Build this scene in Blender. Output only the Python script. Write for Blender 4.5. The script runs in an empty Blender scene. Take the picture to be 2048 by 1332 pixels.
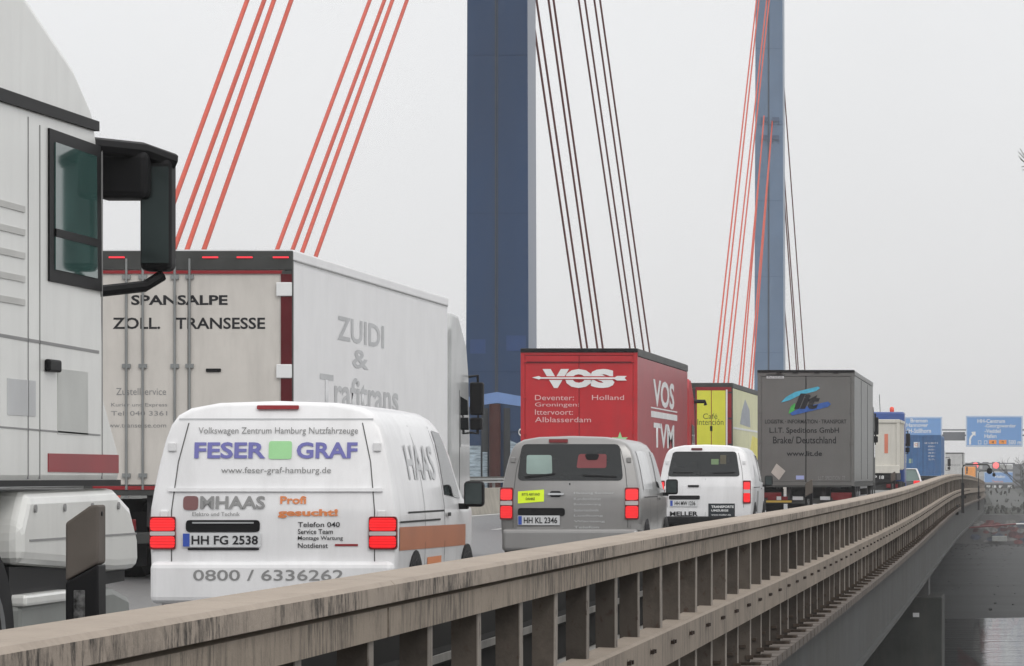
import bpy, bmesh, math, random
from mathutils import Vector, Matrix
random.seed(7)
SC = bpy.context.scene
COL = SC.collection
# ---------------------------------------------------------------- camera, sky, sun, exposure
F, VX, VY, H = 8200.0, 2037.0, 950.0, 1.3        # focal length and bridge direction in photo pixels, eye height
cam = bpy.data.cameras.new('camera'); camo = bpy.data.objects.new('camera', cam); COL.objects.link(camo)
camo.location = (0, 0, H); camo.rotation_euler = (math.radians(90), 0, 0)
cam.sensor_width = 36; cam.lens = 36 * F / 2048
cam.shift_x = (1024 - VX) / 2048; cam.shift_y = (VY - 666) / 2048
cam.clip_start = 0.5; cam.clip_end = 9000
SC.camera = camo
W = bpy.data.worlds.new('World'); SC.world = W; W.use_nodes = True
nt = W.node_tree; nt.nodes.clear()
out = nt.nodes.new('ShaderNodeOutputWorld'); mx = nt.nodes.new('ShaderNodeMixShader')
b1 = nt.nodes.new('ShaderNodeBackground'); b2 = nt.nodes.new('ShaderNodeBackground')
sky = nt.nodes.new('ShaderNodeTexSky'); sky.sky_type = 'NISHITA'; sky.sun_disc = False
sky.sun_elevation = math.radians(38); sky.sun_rotation = math.radians(150)
b1.inputs[1].default_value = 0.1
tc = nt.nodes.new('ShaderNodeTexCoord'); sx = nt.nodes.new('ShaderNodeSeparateXYZ')
rp = nt.nodes.new('ShaderNodeValToRGB')
rp.color_ramp.elements[0].position = 0.0; rp.color_ramp.elements[0].color = (0.765, 0.765, 0.775, 1)
rp.color_ramp.elements[1].position = 0.9; rp.color_ramp.elements[1].color = (1.50, 1.49, 1.48, 1)
e = rp.color_ramp.elements.new(0.12); e.color = (0.90, 0.905, 0.915, 1)
nt.links.new(tc.outputs['Generated'], sx.inputs[0]); nt.links.new(sx.outputs[2], rp.inputs[0])
cn_ = nt.nodes.new('ShaderNodeTexNoise'); cn_.inputs['Scale'].default_value = 7; cn_.inputs['Detail'].default_value = 5
cm_ = nt.nodes.new('ShaderNodeMapRange'); cm_.inputs[1].default_value = .3; cm_.inputs[2].default_value = .7; cm_.inputs[3].default_value = .965; cm_.inputs[4].default_value = 1.02
cv_ = nt.nodes.new('ShaderNodeVectorMath'); cv_.operation = 'SCALE'
nt.links.new(tc.outputs['Generated'], cn_.inputs[0]); nt.links.new(cn_.outputs[0], cm_.inputs[0]); nt.links.new(rp.outputs[0], cv_.inputs[0]); nt.links.new(cm_.outputs[0], cv_.inputs['Scale'])
nt.links.new(sky.outputs[0], b1.inputs[0]); nt.links.new(cv_.outputs[0], b2.inputs[0])
b2.inputs[1].default_value = 1.0; mx.inputs[0].default_value = 0.97
nt.links.new(b1.outputs[0], mx.inputs[1]); nt.links.new(b2.outputs[0], mx.inputs[2]); nt.links.new(mx.outputs[0], out.inputs[0])
sun = bpy.data.lights.new('sun', 'SUN'); sun.energy = 0.7; sun.angle = math.radians(20); sun.color = (1, .97, .93)
suno = bpy.data.objects.new('sun', sun); COL.objects.link(suno)
suno.rotation_euler = (math.radians(52), 0, math.radians(30))
SC.view_settings.view_transform = 'Standard'; SC.view_settings.look = 'None'
SC.view_settings.exposure = 0.0; SC.view_settings.gamma = 1
SC.cycles.volume_bounces = 2
SC.cycles.max_bounces = 8
# ---------------------------------------------------------------- helpers
def S(r, g, b):
    f = lambda c: (c / 255 / 12.92) if c / 255 <= .04045 else ((c / 255 + .055) / 1.055) ** 2.4
    return (f(r), f(g), f(b))
MATS = {}
def M(name, col, rough=.5, metal=0.0, var=.12, scale=2.0, bump=0.0, emit=0.0, stretch=(1, 1, 1), alpha=1.0, coat=0.0, dirt=0.0):
    if name in MATS: return MATS[name]
    m = bpy.data.materials.new(name); m.use_nodes = True; t = m.node_tree; N = t.nodes; Lk = t.links
    p = N['Principled BSDF']; p.inputs['Roughness'].default_value = rough; p.inputs['Metallic'].default_value = metal
    p.inputs['Coat Weight'].default_value = coat; p.inputs['Coat Roughness'].default_value = .12
    tcn = N.new('ShaderNodeTexCoord'); mp = N.new('ShaderNodeMapping'); mp.inputs['Scale'].default_value = stretch
    nz = N.new('ShaderNodeTexNoise'); nz.inputs['Scale'].default_value = scale; nz.inputs['Detail'].default_value = 6
    Lk.new(tcn.outputs['Object'], mp.inputs[0]); Lk.new(mp.outputs[0], nz.inputs[0])
    r = N.new('ShaderNodeValToRGB')
    r.color_ramp.elements[0].position = .3; r.color_ramp.elements[1].position = .7
    r.color_ramp.elements[0].color = (*[c * (1 - var) for c in col], 1); r.color_ramp.elements[1].color = (*[min(1, c * (1 + var)) for c in col], 1)
    Lk.new(nz.outputs[0], r.inputs[0])
    cout = r.outputs[0]
    if dirt:
        n2 = N.new('ShaderNodeTexNoise'); n2.inputs['Scale'].default_value = 1.3; n2.inputs['Detail'].default_value = 8; n2.inputs['Roughness'].default_value = .7
        mp2 = N.new('ShaderNodeMapping'); mp2.inputs['Scale'].default_value = (3, 3, .5)
        Lk.new(tcn.outputs['Object'], mp2.inputs[0]); Lk.new(mp2.outputs[0], n2.inputs[0])
        r2 = N.new('ShaderNodeValToRGB'); r2.color_ramp.elements[0].position = .45; r2.color_ramp.elements[1].position = .75
        r2.color_ramp.elements[1].color = (dirt, dirt, dirt, 1)
        mxn = N.new('ShaderNodeMix'); mxn.data_type = 'RGBA'
        Lk.new(n2.outputs[0], r2.inputs[0]); Lk.new(r2.outputs[0], mxn.inputs[0]); Lk.new(cout, mxn.inputs[6])
        mxn.inputs[7].default_value = (.10, .09, .08, 1); cout = mxn.outputs[2]
    Lk.new(cout, p.inputs['Base Color'])
    if bump:
        bp = N.new('ShaderNodeBump'); bp.inputs['Strength'].default_value = bump; bp.inputs['Distance'].default_value = .02
        nb = N.new('ShaderNodeTexNoise'); nb.inputs['Scale'].default_value = scale * 6; nb.inputs['Detail'].default_value = 5
        Lk.new(tcn.outputs['Object'], nb.inputs[0]); Lk.new(nb.outputs[0], bp.inputs['Height']); Lk.new(bp.outputs[0], p.inputs['Normal'])
    if emit:
        p.inputs['Emission Color'].default_value = (*col, 1); p.inputs['Emission Strength'].default_value = emit
    if alpha < 1: p.inputs['Alpha'].default_value = alpha
    if max(col) < .13 and rough >= .45 and not emit: p.inputs['Specular IOR Level'].default_value = .18
    MATS[name] = m; return m

class MB:
    def __init__(s): s.bm = bmesh.new(); s.mi = 0
    def face(s, pts):
        vs = [s.bm.verts.new(p) for p in pts]
        f = s.bm.faces.new(vs); f.material_index = s.mi; return f
    def box(s, x0, x1, y0, y1, z0, z1, M4=None):
        c = [Vector(p) for p in ((x0, y0, z0), (x1, y0, z0), (x1, y1, z0), (x0, y1, z0), (x0, y0, z1), (x1, y0, z1), (x1, y1, z1), (x0, y1, z1))]
        if M4: c = [M4 @ p for p in c]
        v = [s.bm.verts.new(p) for p in c]
        for q in ((3, 2, 1, 0), (4, 5, 6, 7), (0, 1, 5, 4), (1, 2, 6, 5), (2, 3, 7, 6), (3, 0, 4, 7)):
            s.bm.faces.new([v[i] for i in q]).material_index = s.mi
        return s
    def prism(s, pts, ax, a0, a1):
        # pts: 2D polygon; ax 'x': pts=(y,z); 'y': pts=(x,z); 'z': pts=(x,y)
        f = {'x': lambda p, a: (a, p[0], p[1]), 'y': lambda p, a: (p[0], a, p[1]), 'z': lambda p, a: (p[0], p[1], a)}[ax]
        A = [s.bm.verts.new(f(p, a0)) for p in pts]; B = [s.bm.verts.new(f(p, a1)) for p in pts]
        n = len(pts)
        for i in range(n): s.bm.faces.new((A[i], A[(i + 1) % n], B[(i + 1) % n], B[i])).material_index = s.mi
        s.bm.faces.new(A[::-1]).material_index = s.mi; s.bm.faces.new(B).material_index = s.mi
        return s
    def tube(s, path, r, n=8, cap=True):
        path = [Vector(p) for p in path]; rings = []
        for i, p in enumerate(path):
            t = (path[min(i + 1, len(path) - 1)] - path[max(i - 1, 0)]).normalized()
            up = Vector((0, 0, 1)) if abs(t.z) < .95 else Vector((1, 0, 0))
            a = t.cross(up).normalized(); b = t.cross(a)
            rr = r[i] if isinstance(r, (list, tuple)) else r
            rings.append([s.bm.verts.new(p + a * math.cos(2 * math.pi * k / n) * rr + b * math.sin(2 * math.pi * k / n) * rr) for k in range(n)])
        for A, B in zip(rings, rings[1:]):
            for k in range(n): s.bm.faces.new((A[k], A[(k + 1) % n], B[(k + 1) % n], B[k])).material_index = s.mi
        if cap:
            s.bm.faces.new(rings[0][::-1]).material_index = s.mi; s.bm.faces.new(rings[-1]).material_index = s.mi
        return s
    def loft(s, secs, cap=True):
        R = [[s.bm.verts.new(p) for p in sec] for sec in secs]; n = len(R[0])
        for A, B in zip(R, R[1:]):
            for k in range(n): s.bm.faces.new((A[k], A[(k + 1) % n], B[(k + 1) % n], B[k])).material_index = s.mi
        if cap:
            s.bm.faces.new(R[0][::-1]).material_index = s.mi; s.bm.faces.new(R[-1]).material_index = s.mi
        return R
    def lathe(s, c, prof, n=28, half=False):
        # axis along x; prof: list (dx, r)
        rings = [[s.bm.verts.new((c[0] + dx, c[1] + r * math.cos(2 * math.pi * k / n), c[2] + r * math.sin(2 * math.pi * k / n))) for k in range(n)] for dx, r in prof]
        for A, B in zip(rings, rings[1:]):
            for k in range(n): s.bm.faces.new((A[k], A[(k + 1) % n], B[(k + 1) % n], B[k])).material_index = s.mi
        s.bm.faces.new(rings[0][::-1]).material_index = s.mi; s.bm.faces.new(rings[-1]).material_index = s.mi
        return s
    def build(s, name, mats, parent=None, bevel=0, smooth=None, seg=2, loc=None):
        bmesh.ops.recalc_face_normals(s.bm, faces=s.bm.faces)
        me = bpy.data.meshes.new(name); s.bm.to_mesh(me); s.bm.free()
        for m in (mats if isinstance(mats, (list, tuple)) else [mats]): me.materials.append(m)
        if smooth:
            me.polygons.foreach_set('use_smooth', [True] * len(me.polygons)); me.set_sharp_from_angle(angle=math.radians(smooth))
        o = bpy.data.objects.new(name, me); COL.objects.link(o)
        if parent: o.parent = parent
        if loc: o.location = loc
        if bevel:
            b = o.modifiers.new('bevel', 'BEVEL'); b.width = bevel; b.segments = seg; b.limit_method = 'ANGLE'
        return o
def tag(o, label=None, cat=None, group=None, kind=None):
    if label: o['label'] = label
    if cat: o['category'] = cat
    if group: o['group'] = group
    if kind: o['kind'] = kind
    return o
def thing(name, label, cat, loc=(0, 0, 0), group=None):
    o = bpy.data.objects.new(name, None); COL.objects.link(o); o.location = loc; o.empty_display_size = .2
    return tag(o, label, cat, group)
def struct(o): o['kind'] = 'structure'; return o
def children(o): return [c for c in bpy.data.objects if c.parent == o]
def copy_tree(o, parent=None):
    c = o.copy(); COL.objects.link(c); c.parent = parent
    for ch in children(o): copy_tree(ch, c)
    return c
def px(x, y, d): s = F / d; return Vector(((x - VX) / s, d, H + (VY - y) / s))
def interp(K, d):
    if d <= K[0][0]: return K[0][1]
    for (a, u), (b, v) in zip(K, K[1:]):
        if d <= b: t = (d - a) / (b - a); return u + (v - u) * t
    return K[-1][1]
def smoothK(K, d, w=9):
    return sum(interp(K, d + o) for o in (-w, -w / 2, 0, w / 2, w)) / 5
# rectangular lettering: text fitted in a w x h box, laid on a face of a vehicle
def text(parent, s, c, w, h, mat, face='rear', bold=0.0, shear=0.0, name='lettering', thick=.003):
    cu = bpy.data.curves.new('t', 'FONT'); cu.body = s; cu.align_x = 'LEFT'; cu.shear = shear; cu.offset = bold; cu.resolution_u = 3
    o = bpy.data.objects.new('t', cu); COL.objects.link(o)
    dg = bpy.context.evaluated_depsgraph_get(); me = bpy.data.meshes.new_from_object(o.evaluated_get(dg))
    bpy.data.objects.remove(o); bpy.data.curves.remove(cu)
    xs = [v.co.x for v in me.vertices]; ys = [v.co.y for v in me.vertices]
    x0, x1, y0, y1 = min(xs), max(xs), min(ys), max(ys)
    for v in me.vertices:
        u = ((v.co.x - x0) / (x1 - x0) - .5) * w; k = ((v.co.y - y0) / (y1 - y0) - .5) * h
        if face == 'rear': v.co = (c[0] + u, c[1] - thick, c[2] + k)
        else: v.co = (c[0] + thick, c[1] + u, c[2] + k)
    me.name = name; me.materials.clear(); me.materials.append(mat)
    ob = bpy.data.objects.new(name, me); COL.objects.link(ob); ob.parent = parent
    return ob
def rpoly(pts, r=.03, n=3):
    o = []; L = len(pts)
    for i, p in enumerate(pts):
        p = Vector(p); a = (Vector(pts[i - 1]) - p); b = (Vector(pts[(i + 1) % L]) - p)
        rr = min(r, a.length * .45, b.length * .45); A = p + a.normalized() * rr; B = p + b.normalized() * rr
        for k in range(n + 1):
            t = k / n; o.append((1 - t) ** 2 * A + 2 * t * (1 - t) * p + t * t * B)
    return [tuple(v) for v in o]
# ---------------------------------------------------------------- materials
white = M('white_paint', (.77, .77, .78), .36, var=.04, coat=.4, dirt=.16)
silver = M('grey_van_paint', (.27, .265, .26), .33, .25, var=.04, coat=.6, dirt=.15)
cream = M('cream_door', (.60, .57, .53), .5, var=.06, dirt=.18)
panelw = M('white_side_panel', (.84, .84, .85), .4, var=.03, dirt=.06)
red = M('red_door', S(182, 26, 36), .45, var=.10, dirt=.12)
redc = M('red_curtain', S(164, 54, 62), .38, var=.12, bump=.3, dirt=.12)
greyc = M('grey_door', S(104, 104, 102), .5, var=.06, dirt=.2)
greys = M('grey_side', S(116, 117, 116), .4, var=.08, dirt=.2)
yellow = M('yellow_door', S(222, 222, 70), .5, var=.05, dirt=.08)
paley = M('pale_yellow_curtain', S(214, 214, 172), .5, var=.06, dirt=.12)
black = M('black_plastic', (.009, .009, .01), .55, var=.2)
blackg = M('dark_glass', (.012, .015, .016), .06, var=.1)
teal = M('teal_glass', (.05, .11, .10), .06, var=.3)
darkm = M('dark_chassis', (.03, .03, .032), .6, var=.3, dirt=.3)
darkg = M('dark_grey_frame', (.06, .062, .06), .5, var=.2)
alu = M('aluminium', (.45, .46, .47), .35, .7, var=.1)
tyre = M('tyre_rubber', (.02, .02, .021), .85, var=.3)
rimm = M('rim_metal', (.35, .36, .37), .4, .7, var=.1)
txtb = M('black_print', (.025, .025, .028), .5, var=.1)
txtg = M('grey_print', (.24, .24, .24), .5, var=.1)
txtlg = M('light_grey_print', (.52, .53, .54), .5, var=.1)
txtw = M('white_print', (.75, .76, .76), .5, var=.05)
txtpink = M('pale_pink_print', (.72, .45, .45), .5, var=.05)
txtblue = M('navy_print', S(112, 112, 176), .5, var=.05)
txtgreen = M('green_print', S(160, 215, 155), .5, var=.1)
orange = M('orange_print', S(214, 130, 78), .5, var=.08)
redp = M('red_print', S(140, 20, 30), .4, var=.1)
tail = M('lit_tail_lamp', (.85, .004, .008), .3, var=.15, emit=.55, scale=20)
tailoff = M('red_lens', (.16, .006, .009), .2, var=.1)
darkred = M('dark_red_frame', (.10, .012, .016), .5, var=.2)
platew = M('plate_white', (.62, .63, .64), .4, var=.03)
plateb = M('plate_blue', S(50, 80, 170), .4, var=.03)
lime = M('lime_sticker', S(215, 240, 40), .5, var=.03, emit=.15)
trucknavy = M('blue_cab', S(36, 72, 140), .4, var=.08, coat=.4)
contb = M('container_blue', S(44, 98, 150), .5, var=.15, dirt=.25)
signb = M('sign_blue_hazed', S(104, 152, 208), .45, var=.03)  # blue lightened so the colour itself carries some distance haze
signgrey = M('sign_back_grey', S(105, 108, 112), .6, var=.05)
bluep = M('pylon_blue', S(24, 56, 92), .28, .0, var=.16, scale=.35, stretch=(1, 1, .25))
bluefar = M('pylon_blue_hazed', S(98, 120, 146), .35, var=.08, scale=.4)  # distance haze mixed into the far pylon's colour, paler and greyer
bluep2 = M('pylon_blue_patch', S(34, 64, 110), .3, var=.06)
bluelt = M('pylon_blue_light', S(110, 140, 190), .4, var=.06)
cabr = M('cable_red', S(184, 62, 36), .5, var=.12, scale=6)
cabd = M('cable_brown', S(132, 80, 74), .6, var=.2, scale=6)
steelg = M('galvanised', (.25, .26, .26), .45, .5, var=.15)
brown = M('brown_pipe', S(72, 42, 38), .5, var=.2)
asph = M('asphalt', (.12, .12, .122), .34, var=.45, scale=14, bump=.8, dirt=.3)
lane = M('lane_paint', (.75, .75, .73), .45, var=.1, scale=8)
concm = M('concrete', (.30, .29, .27), .8, var=.2, scale=1.5, dirt=.35, bump=.3)
concd = M('dark_concrete', (.10, .10, .10), .8, var=.3, scale=.6, dirt=.3)

def railmat(name, col, streak, speck, zs=1.1, dark=(.022, .02, .018)):
    m = bpy.data.materials.new(name); m.use_nodes = True; t = m.node_tree; N = t.nodes; L = t.links
    p = N['Principled BSDF']; p.inputs['Roughness'].default_value = .75; p.inputs['Specular IOR Level'].default_value = .25
    g = N.new('ShaderNodeNewGeometry')
    def noise(sc, detail=7, rough=.6, off=0.):
        mp = N.new('ShaderNodeMapping'); mp.inputs['Scale'].default_value = sc; mp.inputs['Location'].default_value = (off, off, off)
        n = N.new('ShaderNodeTexNoise'); n.inputs['Scale'].default_value = 1; n.inputs['Detail'].default_value = detail; n.inputs['Roughness'].default_value = rough
        L.new(g.outputs['Position'], mp.inputs[0]); L.new(mp.outputs[0], n.inputs[0]); return n.outputs[0]
    def ramp(a, lo, hi):
        r = N.new('ShaderNodeMapRange'); r.inputs[1].default_value = lo; r.inputs[2].default_value = hi; r.clamp = True; L.new(a, r.inputs[0]); return r.outputs[0]
    def math_(op, a, b):
        k = N.new('ShaderNodeMath'); k.operation = op
        for i, v in enumerate((a, b)):
            if isinstance(v, (int, float)): k.inputs[i].default_value = v
            else: L.new(v, k.inputs[i])
        return k.outputs[0]
    def mixc(f, a, b):
        k = N.new('ShaderNodeMix'); k.data_type = 'RGBA'
        L.new(f, k.inputs[0])
        for i, v in ((6, a), (7, b)):
            if isinstance(v, tuple): k.inputs[i].default_value = (*v, 1)
            else: L.new(v, k.inputs[i])
        return k.outputs[2]
    base = mixc(ramp(noise((2, 1.2, 2)), .35, .7), tuple(c * .82 for c in col), tuple(c * 1.14 for c in col))
    base = mixc(ramp(noise((60, 40, 60), 3), .3, .7), base, tuple(c * 1.0 for c in col))
    sepn = N.new('ShaderNodeSeparateXYZ'); L.new(g.outputs['Normal'], sepn.inputs[0])
    vert = ramp(math_('ABSOLUTE', sepn.outputs[2], 0), .75, .35)
    st = math_('MULTIPLY', ramp(noise((2, 24, zs), 10, .74), .46, .60), ramp(noise((.3, .9, .3), 4, .6, 5.), .40, .54))
    st2 = math_('MULTIPLY', ramp(noise((2, 11, zs * .7), 8, .72, 9.), .52, .66), .75)
    stk = math_('MULTIPLY', math_('MULTIPLY', math_('MAXIMUM', st, st2), vert), streak)
    base = mixc(stk, base, dark)
    sp = math_('MULTIPLY', ramp(noise((22, 22, 16), 4, .6, 3.), .60, .70), speck)
    base = mixc(sp, base, (.05, .028, .02))
    topd = math_('MULTIPLY', ramp(noise((6, 3, 6), 8, .7, 2.), .52, .78), .35)
    base = mixc(topd, base, tuple(c * .45 for c in col))
    L.new(base, p.inputs['Base Color'])
    bp = N.new('ShaderNodeBump'); bp.inputs['Strength'].default_value = .35; bp.inputs['Distance'].default_value = .004
    L.new(noise((90, 50, 90), 6), bp.inputs['Height']); L.new(bp.outputs[0], p.inputs['Normal'])
    return m
capm = railmat('weathered_cap', (.35, .295, .245), .92, .15, 9)
fascm = railmat('weathered_fascia', (.30, .25, .20), .7, .25, 5)
postm = railmat('grimy_shaded_post', (.088, .074, .062), .5, .75, 2, (.015,.012,.01))  # grime plus occlusion shade in the colour; outward edge strip kept lighter
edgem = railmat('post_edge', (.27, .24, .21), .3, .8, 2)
kerbm = railmat('grimy_base', (.13, .11, .095), .6, .8, 2)
girdm = railmat('grey_steel_girder', (.078, .080, .080), .75, .12, 1.0, (.040, .036, .022))
midm = railmat('weathered_mid_rail', (.27, .225, .182), .6, .2, 3)
def lampmat(m):
    t = m.node_tree; N = t.nodes; L = t.links; p = N['Principled BSDF']
    tcn = N.new('ShaderNodeTexCoord'); mp = N.new('ShaderNodeMapping'); mp.inputs['Scale'].default_value = (4, 0, 46)
    w = N.new('ShaderNodeTexWave'); w.bands_direction = 'Z'; w.inputs['Scale'].default_value = .32; w.inputs['Distortion'].default_value = 1.5; w.inputs['Detail'].default_value = 2
    r = N.new('ShaderNodeValToRGB'); r.color_ramp.elements[0].color = (.52, .0, .004, 1); r.color_ramp.elements[0].position = .15; r.color_ramp.elements[1].color = (1, .012, .016, 1)
    L.new(tcn.outputs['Object'], mp.inputs[0]); L.new(mp.outputs[0], w.inputs[0]); L.new(w.outputs[1], r.inputs[0]); L.new(r.outputs[0], p.inputs['Emission Color']); L.new(r.outputs[0], p.inputs['Base Color'])
    p.inputs['Emission Strength'].default_value = .6; p.inputs['Coat Weight'].default_value = .6
lampmat(tail)
def randtint(m, amt=.35):
    t = m.node_tree; N = t.nodes; L = t.links; p = N['Principled BSDF']; src = p.inputs['Base Color'].links[0].from_socket
    oi = N.new('ShaderNodeObjectInfo'); mr = N.new('ShaderNodeMapRange'); mr.inputs[3].default_value = 1 - amt; mr.inputs[4].default_value = 1 + amt
    hs = N.new('ShaderNodeHueSaturation'); L.new(oi.outputs['Random'], mr.inputs[0]); L.new(mr.outputs[0], hs.inputs['Value']); L.new(src, hs.inputs['Color']); L.new(hs.outputs[0], p.inputs['Base Color'])
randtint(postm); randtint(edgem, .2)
# ---------------------------------------------------------------- bridge alignment
HK = [(0, .31), (44, .29), (66, .235), (85, .13), (105, .01), (124, -.04), (150, .0), (179, .09), (230, .27), (285, .47), (340, .62), (400, .75), (500, .95)]
def cz(d): return H - smoothK(HK, d)                       # top of the rail
def cl(d): return 0 if d < 120 else (1.6 * ((d - 120) / 280) ** 2 if d < 400 else 1.6 + (d - 400) * .0114)   # curve to the left
RK = [(0, 0), (60, .02), (110, .10), (140, .10), (200, .03), (277, -.1), (400, -.3), (480, -.35), (600, -1.2), (700, -2.6), (900, -5), (1400, -6)]
def rz(d): return smoothK(RK, d, 12)
def stations(a, b):
    o = []; d = a
    while d < b: o.append(d); d += max(.9, d * .03)
    o.append(b); return o
def sweep(mb, sec, a, b, zf, st=None):
    # sec: list of (L, dz), swept along the bridge
    mb.loft([[(-(L + cl(d)), d, zf(d) + z) for L, z in sec] for d in (st or stations(a, b))])
# road deck (setting)
m = MB(); sweep(m, [(3.3, 0), (17.2, 0), (17.2, -.25), (3.3, -.25)], -25, 900, rz)
struct(m.build('road', asph))
m = MB()
for (L0, L1) in ((3.62, 3.84), (15.9, 16.1)): sweep(m, [(L0, .004), (L1, .004), (L1, -.02), (L0, -.02)], -25, 900, rz)
for L0 in (7.85, 11.7):
    d = 2
    while d < 420:
        sweep(m, [(L0, .004), (L0 + .15, .004), (L0 + .15, -.02), (L0, -.02)], d, d + 6, rz, [d, d + 3, d + 6]); d += 18
struct(m.build('road_markings', lane))
m = MB(); sweep(m, [(2.12, .12), (3.28, .12), (3.28, -.3), (2.12, -.3)], -25, 505, lambda d: min(rz(d), cz(d) - 1.0))
struct(m.build('walkway', concm))
m = MB(); sweep(m, [(17.2, .1), (23.0, .1), (23.0, -.4), (17.2, -.4)], -25, 505, rz)
sweep(m, [(23.0, 0), (38, 0), (38, -.4), (23.0, -.4)], -25, 900, rz)
struct(m.build('median_and_far_carriageway', concd))
# the girders under the deck
bg = thing('bridge_girder', 'grey steel edge girder of the road bridge, streaked, running under the railing', 'girder')
m = MB(); sweep(m, [(1.86, -1.066), (1.93, -1.066), (1.93, -1.88), (1.86, -1.88)], -25, 505, cz); m.build('web_plate', girdm, bg)
m = MB(); sweep(m, [(1.80, -1.88), (2.35, -1.88), (2.35, -1.93), (1.80, -1.93)], -25, 505, cz); m.build('bottom_flange', girdm, bg)
m = MB(); sweep(m, [(2.36, -.9), (37, -.9), (36.5, -1.9), (2.6, -1.9)], -25, 505, lambda d: min(rz(d), cz(d) - 1) + .45); m.build('deck_underside', concd, bg)

# ---------------------------------------------------------------- railing
rl = thing('bridge_railing', 'long weathered beige bridge railing with flat cap and many posts, streaked with grime', 'railing')
m = MB(); d = -24.16
while d < 503:
    e2 = min(d + 11.99, 505); ns = max(4, int((e2 - d) / 1.5)); st = [d + (e2 - d) * i / ns for i in range(ns + 1)]
    sweep(m, [(1.80, -.012), (1.812, 0), (1.985, .004), (2.0, -.008), (2.0, -.065), (1.80, -.062)], d, e2, cz, st); d += 12.0
m.build('cap_rail', capm, rl, smooth=35)
m = MB(); d = -24.16
while d < 503:
    e2 = min(d + 11.97, 505); ns = max(4, int((e2 - d) / 1.5)); st = [d + (e2 - d) * i / ns for i in range(ns + 1)]
    sweep(m, [(1.85, -.062), (1.97, -.062), (1.97, -.165), (1.818, -.163), (1.818, -.078), (1.85, -.074)], d, e2, cz, st); d += 12.0
m.build('upper_beam', fascm, rl)
m = MB(); sweep(m, [(1.775, -.492), (1.79, -.482), (1.90, -.478), (1.90, -.66), (1.775, -.66)], -25, 505, cz)
m.mi = 1
post_d = [2.17 + 1.172 * i for i in range(-22, 429)]
for d in post_d:
    if 8 < d < 150:
        z = cz(d) - .565
        for q in (0, .028):
            m.bm.faces.new([m.bm.verts.new(p) for p in ((-1.7745 - cl(d), d + q * 4, z), (-1.7745 - cl(d), d + .07 + q * 4, z), (-1.7745 - cl(d), d + .035 + q * 4, z + .035 - q * .3))]).material_index = 1
            m.box(-1.776 - cl(d), -1.757 - cl(d), d + .01 + q * 4, d + .05 + q * 4, z + .002, z + .02)
m.build('middle_rail', [midm, M('rusty_bolt', (.035, .025, .02), .8, var=.4)], rl)
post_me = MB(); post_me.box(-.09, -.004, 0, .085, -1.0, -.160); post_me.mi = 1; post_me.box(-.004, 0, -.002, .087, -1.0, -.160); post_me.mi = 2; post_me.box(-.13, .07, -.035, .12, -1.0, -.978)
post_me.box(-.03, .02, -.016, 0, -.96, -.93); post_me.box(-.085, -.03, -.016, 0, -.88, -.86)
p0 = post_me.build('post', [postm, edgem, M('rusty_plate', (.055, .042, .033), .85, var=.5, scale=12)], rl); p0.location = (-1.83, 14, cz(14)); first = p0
vis = [d for d in post_d if d > 13.5]
for i, d in enumerate(vis[:98]):
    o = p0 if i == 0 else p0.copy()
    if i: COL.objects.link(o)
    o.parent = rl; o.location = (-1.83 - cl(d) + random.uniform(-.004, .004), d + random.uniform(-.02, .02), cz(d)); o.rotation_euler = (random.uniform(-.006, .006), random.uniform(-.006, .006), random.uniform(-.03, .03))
m = MB()
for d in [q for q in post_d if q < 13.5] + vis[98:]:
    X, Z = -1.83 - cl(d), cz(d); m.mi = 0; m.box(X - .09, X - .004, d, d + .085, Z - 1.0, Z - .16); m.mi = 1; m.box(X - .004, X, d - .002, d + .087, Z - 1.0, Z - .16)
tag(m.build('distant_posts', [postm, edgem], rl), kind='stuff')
m = MB(); d = -24.0
while d < 503:                                           # kerb blocks with gaps
    e2 = min(d + .50, 505); sweep(m, [(1.72, -1.0), (2.11, -1.0), (2.11, -1.07), (1.72, -1.065)], d, e2, cz, [d, e2])
    m.box(-2.1 - cl(d), -1.78 - cl(d), d + .48, d + .60, cz(d) - 1.075, cz(d) - 1.03)
    d += .586
m.build('base_beam', kerbm, rl)
cb_ = thing('crash_barrier', 'dark grimy crash barrier behind the gaps of the bridge railing', 'crash barrier')
m = MB(); sweep(m, [(2.93, .13), (2.93, .34), (2.90, .36), (2.90, .41), (2.93, .43), (2.93, .60), (3.02, .60), (3.02, .13)], -25, 505, lambda d: min(rz(d), cz(d) - 1.0)); m.build('beam', M('grimy_steel', (.010, .0095, .009), .95, var=.3), cb_)
m = MB(); sweep(m, [(2.885, .365), (2.885, .405), (2.899, .405), (2.899, .365)], -25, 200, lambda d: min(rz(d), cz(d) - 1.0)); m.build('ridge', M('pale_ridge', (.14, .135, .125), .6, var=.4, scale=5), cb_)  # paler strip along the barrier beam
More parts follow.
